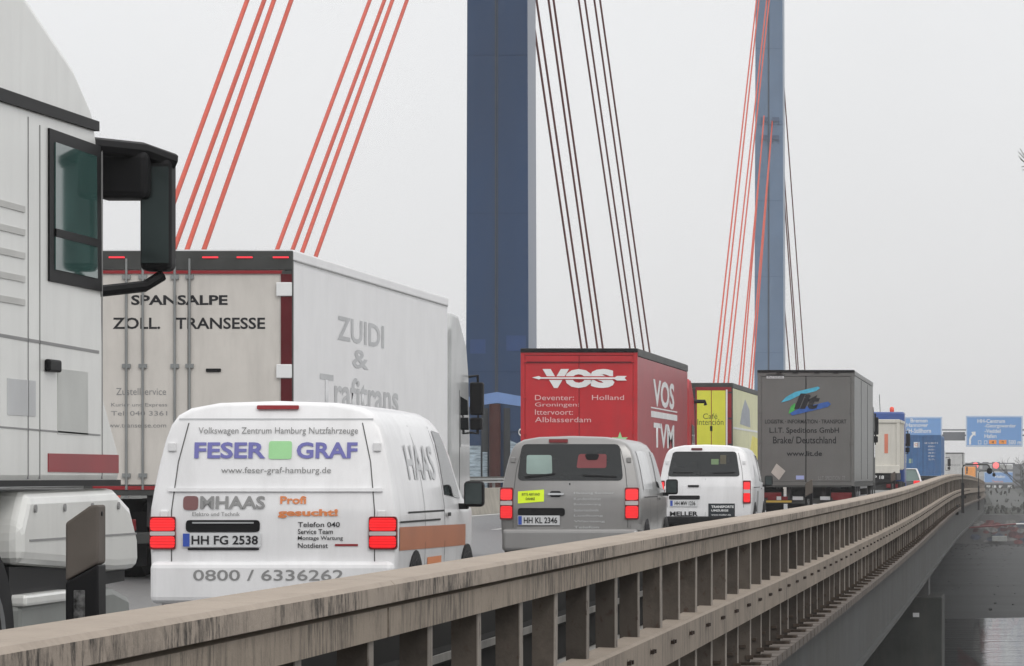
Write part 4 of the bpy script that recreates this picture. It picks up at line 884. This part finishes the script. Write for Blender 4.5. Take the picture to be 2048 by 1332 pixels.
# ---------------------------------------------------------------- road signs
def sign(nm, x0, y0, x1, y1, d, label):
    A = px(x0, y1, d); B = px(x1, y0, d); t = thing(nm, label, 'road sign', (A.x, d, A.z)); w, h = B.x - A.x, B.z - A.z
    a = MB(); a.box(0, w, 0, .12, 0, h); p = a.build('panel', signb, t, bevel=.03)
    b = .05; a = MB()
    for q in ((.05, w - .05, h - .12, h - .06), (.05, w - .05, .06, .12), (.05, .11, .12, h - .12), (w - .11, w - .05, .12, h - .12)): a.box(q[0], q[1], -.01, -.001, q[2], q[3])
    a.build('white_border', txtw, p)
    def T(s_, xa, ya, xb, yb, mat=txtw, bold=.015):
        s = F / d; return text(p, s_, (((xa + xb) / 2 - x0) / s, -.005, (y1 - (ya + yb) / 2) / s), (xb - xa) / s, (yb - ya) / s, mat, 'rear', bold)
    return t, p, T, w, h
t, p, T, w, h = sign('direction_sign', 1808, 834, 1884, 892, 455, 'blue motorway sign listing Bremen and Hannover, above the blue container')
T('Bremen', 1821, 837, 1855, 845); T('Hannover', 1813, 846, 1856, 854); T('HH-Stillhorn', 1810, 857, 1862, 866)
t, p, T, w, h = sign('direction_sign', 1932, 832, 2045, 893, 455, 'blue motorway exit sign listing HH-Centrum, Georgswerder, Veddel and Hafen with curved arrow')
T('HH-Centrum', 1955, 838, 2010, 846); T('-Georgswerder', 1969, 848, 2032, 857); T('-Veddel', 1969, 858, 2001, 866); T('Hafen', 1969, 868, 1993, 876); T('500 m', 2017, 880, 2042, 889)
s = F / 455
a = MB(); q = lambda x, y: ((x - 1932) / s, (893 - y) / s)
a.prism([q(*c) for c in ((1938, 889), (1938, 879), (1940, 873), (1945, 868), (1942, 864), (1951, 863), (1951, 872), (1948, 870), (1944, 874), (1942, 879), (1942, 889))], 'y', -.012, -.002); a.build('arrow', txtw, p)
for x0_, x1_, s_, mt in ((1978, 1993, '4', orange), (1998, 2013, '75', orange)):
    c0 = q(x0_, 888); c1 = q(x1_, 880); a = MB(); a.box(c0[0], c1[0], -.012, -.001, c0[1], c1[1]); o = a.build('route_shield', M('shield_orange', S(245, 150, 40), .5, var=.05), p, bevel=.02)
    T(s_, x0_ + 5, 882, x1_ - 5, 886.5, txtb).location.y = -.012
for xa in (1956, 1968):
    a = MB()
    for (u0, u1, v0, v1) in ((xa, xa + 6.5, 881, 882), (xa, xa + 6.5, 887.5, 888.5), (xa, xa + 1, 881, 888.5), (xa + 5.5, xa + 6.5, 881, 888.5)):
        c0 = q(u0, v1); c1 = q(u1, v0); a.box(c0[0], c1[0], -.012 - .0003 * (v0 % 3), -.002, c0[1], c1[1])
    a.build('pictogram', txtw, p)
g = thing('sign_gantry', 'grey overhead gantry carrying the two blue motorway signs', 'gantry')
A = px(1886, 881, 456); B = px(1930, 864, 456)
a = MB(); a.box(A.x, B.x, 456, 456.5, A.z, B.z); a.build('grey_panel', signgrey, g)
A = px(1760, 872, 457); B = px(2080, 868, 457)
a = MB(); a.box(A.x - 8, B.x + 1.5, 456.6, 457, A.z, A.z + .15); a.box(A.x - 8, B.x + 1.5, 456.6, 457, A.z + .6, A.z + .75); a.build('beam', signgrey, g)
a = MB(); a.box(B.x + 1.2, B.x + 1.6, 456.6, 457, -7, A.z + .8); a.box(A.x - 8, A.x - 7.6, 456.6, 457, -1, A.z + .8); a.build('post', signgrey, g)
# variable message signs
vg = thing('message_gantry', 'distant gantry with small lit red speed displays', 'gantry')
d = 700; s = F / d
for (x, y, w_) in ((1951, 931, 16), (1971, 931, 12), (1992, 931, 16)):
    A = px(x - w_ / 2, y + 7, d); B = px(x + w_ / 2, y - 7, d); a = MB(); a.box(A.x, B.x, d, d + .4, A.z, B.z); o = a.build('display', signgrey, vg)
    if w_ > 12:
        c = (A + B) / 2; a = MB()
        prm = [(c.x + .5 * math.cos(k * math.pi / 10), c.z + .5 * math.sin(k * math.pi / 10)) for k in range(20)]; a.prism(prm, 'y', d - .06, d - .01); a.build('lit_ring', M('display_red', (1, .10, .10), .4, emit=1.6), o)
A = px(1930, 942, d); B = px(2030, 940, d); a = MB(); a.box(A.x, B.x, d + .4, d + .7, A.z, A.z + .3); a.box(A.x, B.x, d + .4, d + .7, A.z + 1.2, A.z + 1.4); a.box(B.x - .4, B.x, d + .4, d + .7, -10, A.z + 1.4); a.build('beam', signgrey, vg)
t, p, T, w, h = sign('far_direction_sign', 1968, 944, 2036, 972, 800, 'faded blue motorway sign low in the distance at the far end of the bridge')  # pale blue comes from distance haze mixed into the sign colour
T('Hafen', 1990, 950, 2010, 956); T('Zentrum', 1984, 960, 2006, 966, orange)
# ---------------------------------------------------------------- river and far bank
WZ = H - 9.0
def watermat():
    m = bpy.data.materials.new('river_water'); m.use_nodes = True; t = m.node_tree; N = t.nodes; L = t.links; p = N['Principled BSDF']
    p.inputs['Base Color'].default_value = (.018, .022, .022, 1); p.inputs['Roughness'].default_value = .0; p.inputs['IOR'].default_value = 1.33
    g = N.new('ShaderNodeNewGeometry'); mp = N.new('ShaderNodeMapping'); mp.inputs['Scale'].default_value = (.22, .8, 1)
    n = N.new('ShaderNodeTexNoise'); n.inputs['Scale'].default_value = 1.0; n.inputs['Detail'].default_value = 6; n.inputs['Roughness'].default_value = .55
    L.new(g.outputs['Position'], mp.inputs[0]); L.new(mp.outputs[0], n.inputs[0])
    b = N.new('ShaderNodeBump'); b.inputs['Strength'].default_value = 1.0; b.inputs['Distance'].default_value = .085
    L.new(n.outputs[0], b.inputs['Height']); L.new(b.outputs[0], p.inputs['Normal']); return m
a = MB(); a.box(-700, 700, -60, 503.5, WZ - 1, WZ); struct(a.build('river', watermat()))
grass = M('hazy_ground', (.034, .037, .031), .9, var=.45, scale=.12)
mud = M('wet_mud', (.020, .022, .022), .7, var=.5, scale=.15, stretch=(.5, 1, 1))
a = MB(); R9 = random.Random(4); xs = [-400 + 4 * i for i in range(140)]
ed = [(x, 257 + 3 * math.sin(x * .12) + R9.uniform(-1.2, 1.2)) for x in xs]
a.loft([[(x, y, WZ - .02), (x, y + 12, WZ + .10), (x, y + 90, WZ + .35), (x, 504, WZ + .5), (x, 504, WZ - .5), (x, y, WZ - .5)] for x, y in ed]); struct(a.build('mudflat', mud))
st_ = M('shore_stone', (.032, .033, .032), .85, var=.4)
a = MB()
for i in range(300):
    x, y = R9.uniform(-12, 12), R9.uniform(262, 500) if i % 3 else R9.uniform(470, 503); q = R9.uniform(.05, .13)
    a.box(-q, q, -q * .8, q * .8, -q * .5, q * .5, Matrix.Translation((x, y, WZ + .2 + (y - 262) / 240 * .3)) @ Matrix.Rotation(R9.uniform(0, 3), 4, 'Z') @ Matrix.Rotation(R9.uniform(-.4, .4), 4, 'X'))
tag(a.build('shore_stones', st_), 'scattered dark stones and debris on the mud flat', 'stones', kind='stuff')
a = MB(); q_ = M('low_scrub', (.028, .03, .024), .9, var=.4)
for i in range(2600):
    x, y = R9.uniform(-30, 14), R9.uniform(508, 640); z = -3.6 + (min(y, 600) - 506) * .0305 + R9.uniform(0, .35); q = R9.uniform(.06, .22)
    if -5 < x < 3 and y > 530 and R9.random() < .8: continue
    a.box(-q, q, -q * .1, q * .1, -q * 1.5, q * 1.5, Matrix.Translation((x, y, z)) @ Matrix.Rotation(R9.uniform(0, 3), 4, 'Z') @ Matrix.Rotation(R9.uniform(-.8, .8), 4, 'X'))
tag(a.build('dike_scrub', q_), 'low winter scrub on the dike slope', 'scrub', kind='stuff')
a = MB(); a.prism([(506, -12), (4200, -12), (4200, -3.0), (900, -2.2), (700, -.9), (640, -.7), (600, -.9), (520, -3.6), (506, -3.7)], 'x', -2400, 2400); struct(a.build('ground', grass))
gw = M('graffiti_wall', (.12, .12, .12), .85, var=.25, scale=.3)
t = thing('quay_wall', 'dark quay wall on the far bank covered with red and blue graffiti', 'wall')
a = MB(); a.box(-300, 300, 504, 506, WZ - 2, -3.6); a.build('wall', gw, t)
a = MB(); a.box(-300, 300, 503.4, 504, WZ + .0, WZ + .35); a.build('waling_beam', M('pale_beam', (.22, .23, .22), .8), t)
rnd = random.Random(3)
for i in range(60):
    x, y = rnd.uniform(1945, 2060), rnd.uniform(1040, 1084); A = px(x, y, 503.9); r_ = rnd.uniform(.12, .5)
    pts = [(A.x + r_ * (1.3 + .6 * rnd.random()) * math.cos(k * .7), A.z + r_ * (.5 + .5 * rnd.random()) * math.sin(k * .7)) for k in range(9)]
    a = MB(); a.prism(pts, 'y', 503.98 - .002 * i, 504.0); a.build('graffiti_patch', [M('graff_red', S(108, 62, 62), .8, var=.5), M('graff_blue', S(74, 80, 94), .8, var=.5), M('graff_pale', S(120, 120, 118), .8, var=.5), M('graff_maroon', S(86, 58, 60), .8, var=.5)][i % 4], t)
A = px(1984, 1083, 503); B = px(2014, 1072, 503); a = MB(); a.box(A.x, B.x, 502.6, 503.4, A.z, B.z); tag(a.build('floating_pontoon', M('pale_grey_box', (.28, .29, .28), .7), bevel=.05), 'pale grey box at the foot of the graffiti wall', 'pontoon')
A = px(1915, 1057, 480); B = px(2032, 1048, 480); C = px(2090, 1046, 480)
t = thing('barrier_boom', 'long thin red and white boom reaching across in front of the quay', 'boom')
a = MB(); a.tube([A, B], .09, 8); a.build('red_part', M('boom_red', S(110, 40, 44), .5), t); a = MB(); a.tube([B, C], .09, 8); a.build('white_part', txtw, t)
# road embankment beyond the bridge end
a = MB()
ds = [507 + i * 25 for i in range(38)]
a.loft([[(-(2.0 + cl(d)), d, rz(d) - .3), (-(38 + cl(d)), d, rz(d) - .3), (-(60 + cl(d)), d, -12), (-(1.9 + cl(d) - min(14, (d - 507) * .1)), d, -12)] for d in ds]); struct(a.build('embankment', grass))
# path on the bank
pathm = M('pale_path', (.06, .063, .06), .8, var=.2, scale=.05)
a = MB(); a.loft([[(x0, y, z), (x1, y, z)] + [(x1, y, z - .05), (x0, y, z - .05)] for x0, x1, y, z in ((-3.2, 2.4, 536, -3.02), (-4.0, 1.0, 566, -2.0), (-4.6, -.6, 596, -.99), (-4.9, -1.6, 602, -.83))]); struct(a.build('path', pathm))
# pier under the bridge
t = thing('bridge_pier', 'dark concrete pier block under the bridge standing in the river', 'pier')
a = MB(); a.box(-34, -2.9, 156, 161, WZ - 2, H - 4.65); a.build('pile_cap', M('wet_concrete', (.05, .053, .05), .75, var=.25, scale=.8, dirt=.4), t, bevel=.05)
a = MB(); a.box(-4.0, -3.45, 157, 160, H - 4.65, -.9); a.box(-22, -18, 157, 160, H - 4.65, -.9); a.build('column', concd, t)
a = MB(); A = px(1832, 1230, 155.9); a.box(A.x - .12, A.x + .12, 155.9, 155.99, A.z - .08, A.z + .08); a.build('white_mark', txtw, t)
t = thing('bridge_pier', 'distant concrete pier standing below the far pylon', 'pier')
a = MB(); a.box(-34, -9.2, 327, 332, WZ - 2, -3); a.build('pile_cap', MATS['wet_concrete'], t); a = MB(); a.box(-22, -18, 328, 331, -3, -1.5); a.box(-11, -10, 328, 331, -3, -1.5); a.build('column', concd, t)
t = thing('bridge_abutment', 'grey concrete abutment where the bridge meets the far bank', 'abutment')
a = MB(); a.box(-42, -4.6, 506.5, 509, -6, -1.6); a.build('wall', concd, t)
# low buildings in the distance
far = M('far_dark', (.06, .065, .065), .8, var=.2, scale=.2)
t = thing('low_warehouse', 'long low dark building with pale windows beyond the quay', 'building', (0, 760, -1.4))
a = MB(); a.box(-30, 6, 0, 20, -1, 1.0); a.build('wall', far, t); a = MB(); a.box(-30.3, 6.3, -.4, 20.4, 1.0, 1.3); a.build('roof', signgrey, t)
for x0, x1 in ((-6.4, -4.8), (-4.6, -2.9), (-2.0, -1.2)):
    a = MB(); a.box(x0, x1, -.05, -.001, .35, .8); a.build('window', txtw, t)
t = thing('grey_tower_block', 'narrow grey tower at the right edge below the exit sign', 'tower', (0, 620, -3.7))
A = px(2028, 980, 620); B = px(2045, 928, 620); a = MB(); a.box(A.x, B.x, 0, 2, -1, B.z + 3.7); a.build('wall', signgrey, t)
for k in range(5): a = MB(); a.box(A.x + .2, B.x - .2, -.03, -.001, 1.2 + k * .9, 1.6 + k * .9); a.build('louvre', far, t)
# bare trees
bark = M('bare_bark', (.07, .065, .06), .9, var=.3)
def bare_tree(X, Y, Z, hgt, label, depth=5, seed=1, grp='bare trees on the right'):
    R_ = random.Random(seed); t = thing('bare_tree', label, 'tree', (X, Y, Z), grp); tr = MB(); cr = MB()
    def grow(p, v, l, r, k):
        q = p + v * l; mid = p + v * l * .5 + Vector((R_.uniform(-1, 1), R_.uniform(-1, 1), 0)) * l * .05
        (tr if k <= 1 else cr).tube([p, mid, q], [r, r * .85, r * .65], 6 if k < 3 else 4, cap=False)
        if k >= depth: return
        for _ in range(3 if k else 5):
            a_ = R_.uniform(0, 6.28); sp = R_.uniform(.35, .9); n_ = (v + Vector((math.cos(a_) * sp, math.sin(a_) * sp, R_.uniform(-.15, .3)))).normalized()
            st = p + v * l * R_.uniform(.55, 1.0); grow(st, n_, l * R_.uniform(.55, .8), r * .55, k + 1)
    grow(Vector((0, 0, 0)), Vector((0, 0, 1)), hgt * .33, hgt * .016, 0)
    tr.build('trunk', bark, t); cr.build('crown', bark, t)
A = px(2062, 1000, 430); bare_tree(A.x, 430, -4.5, 11, 'hazy leafless tree at the right edge just below the exit sign', 5, 4)
A = px(2075, 1000, 540); bare_tree(A.x, 540, -4.0, 8, 'leafless tree farther back beside the grey tower', 5, 9)
# near tree whose twigs just enter at the right edge
t = thing('bare_tree', 'leafless tree out of frame whose twig tips enter at the upper right edge', 'tree', (3.4, 60, WZ)); tr = MB(); cr = MB()
tr.tube([(0, 0, 0), (0.1, 0, 6), (0, .2, 11), (-.2, 0, 15)], [.25, .2, .13, .05], 8)
R_ = random.Random(5); T0 = px(2036, 305, 60) - Vector((3.4, 60, WZ)); 
for k, (x, y) in enumerate(((2036, 303), (2040, 297), (2037, 312), (2042, 334), (2040, 318), (2044, 340))):
    e2 = px(x, y, 60) - Vector((3.4, 60, WZ)); b0 = px(2062, 322 + (k % 3) * 4, 60) - Vector((3.4, 60, WZ)); cr.tube([Vector((0, .1, 12.0)), Vector(((b0.x) * .5, 0, (12.0 + b0.z) / 2 + .2)), b0, (b0 + e2) / 2 + Vector((0, 0, -.03)), e2], [.04, .02, .010, .007, .004], 5)
tr.build('trunk', bark, t); cr.build('crown', bark, t)
# wooded skyline fading in haze
a = MB(); R_ = random.Random(11)
for i in range(900):
    x = R_.uniform(-900, 900); y = R_.uniform(2300, 2700); r_ = R_.uniform(3, 9); z = -5 + R_.uniform(0, 9)
    M4 = Matrix.Translation((x, y, z)) @ Matrix.Rotation(R_.uniform(0, 3), 4, 'Z') @ Matrix.Rotation(R_.uniform(0, 3), 4, 'X'); a.box(-r_, r_, -r_ * .7, r_ * .7, -r_ * .5, r_ * .5, M4)
tag(a.build('far_woodland', M('far_wood', (.05, .055, .045), .9)), 'faint wooded skyline dissolving in the haze', 'woodland', kind='stuff')
# ---------------------------------------------------------------- haze
hz = bpy.data.materials.new('haze'); hz.use_nodes = True; t_ = hz.node_tree; t_.nodes.clear()
o_ = t_.nodes.new('ShaderNodeOutputMaterial'); v_ = t_.nodes.new('ShaderNodeVolumePrincipled')
v_.inputs['Color'].default_value = (.96, .96, .97, 1); v_.inputs['Density'].default_value = 3.2e-4; v_.inputs['Anisotropy'].default_value = 0.2
t_.links.new(v_.outputs[0], o_.inputs['Volume'])
a = MB(); a.box(-2500, 2500, -80, 4300, -13.5, 60); tag(a.build('haze', hz), 'thin grey winter haze filling the air over the bridge', 'haze', kind='stuff')
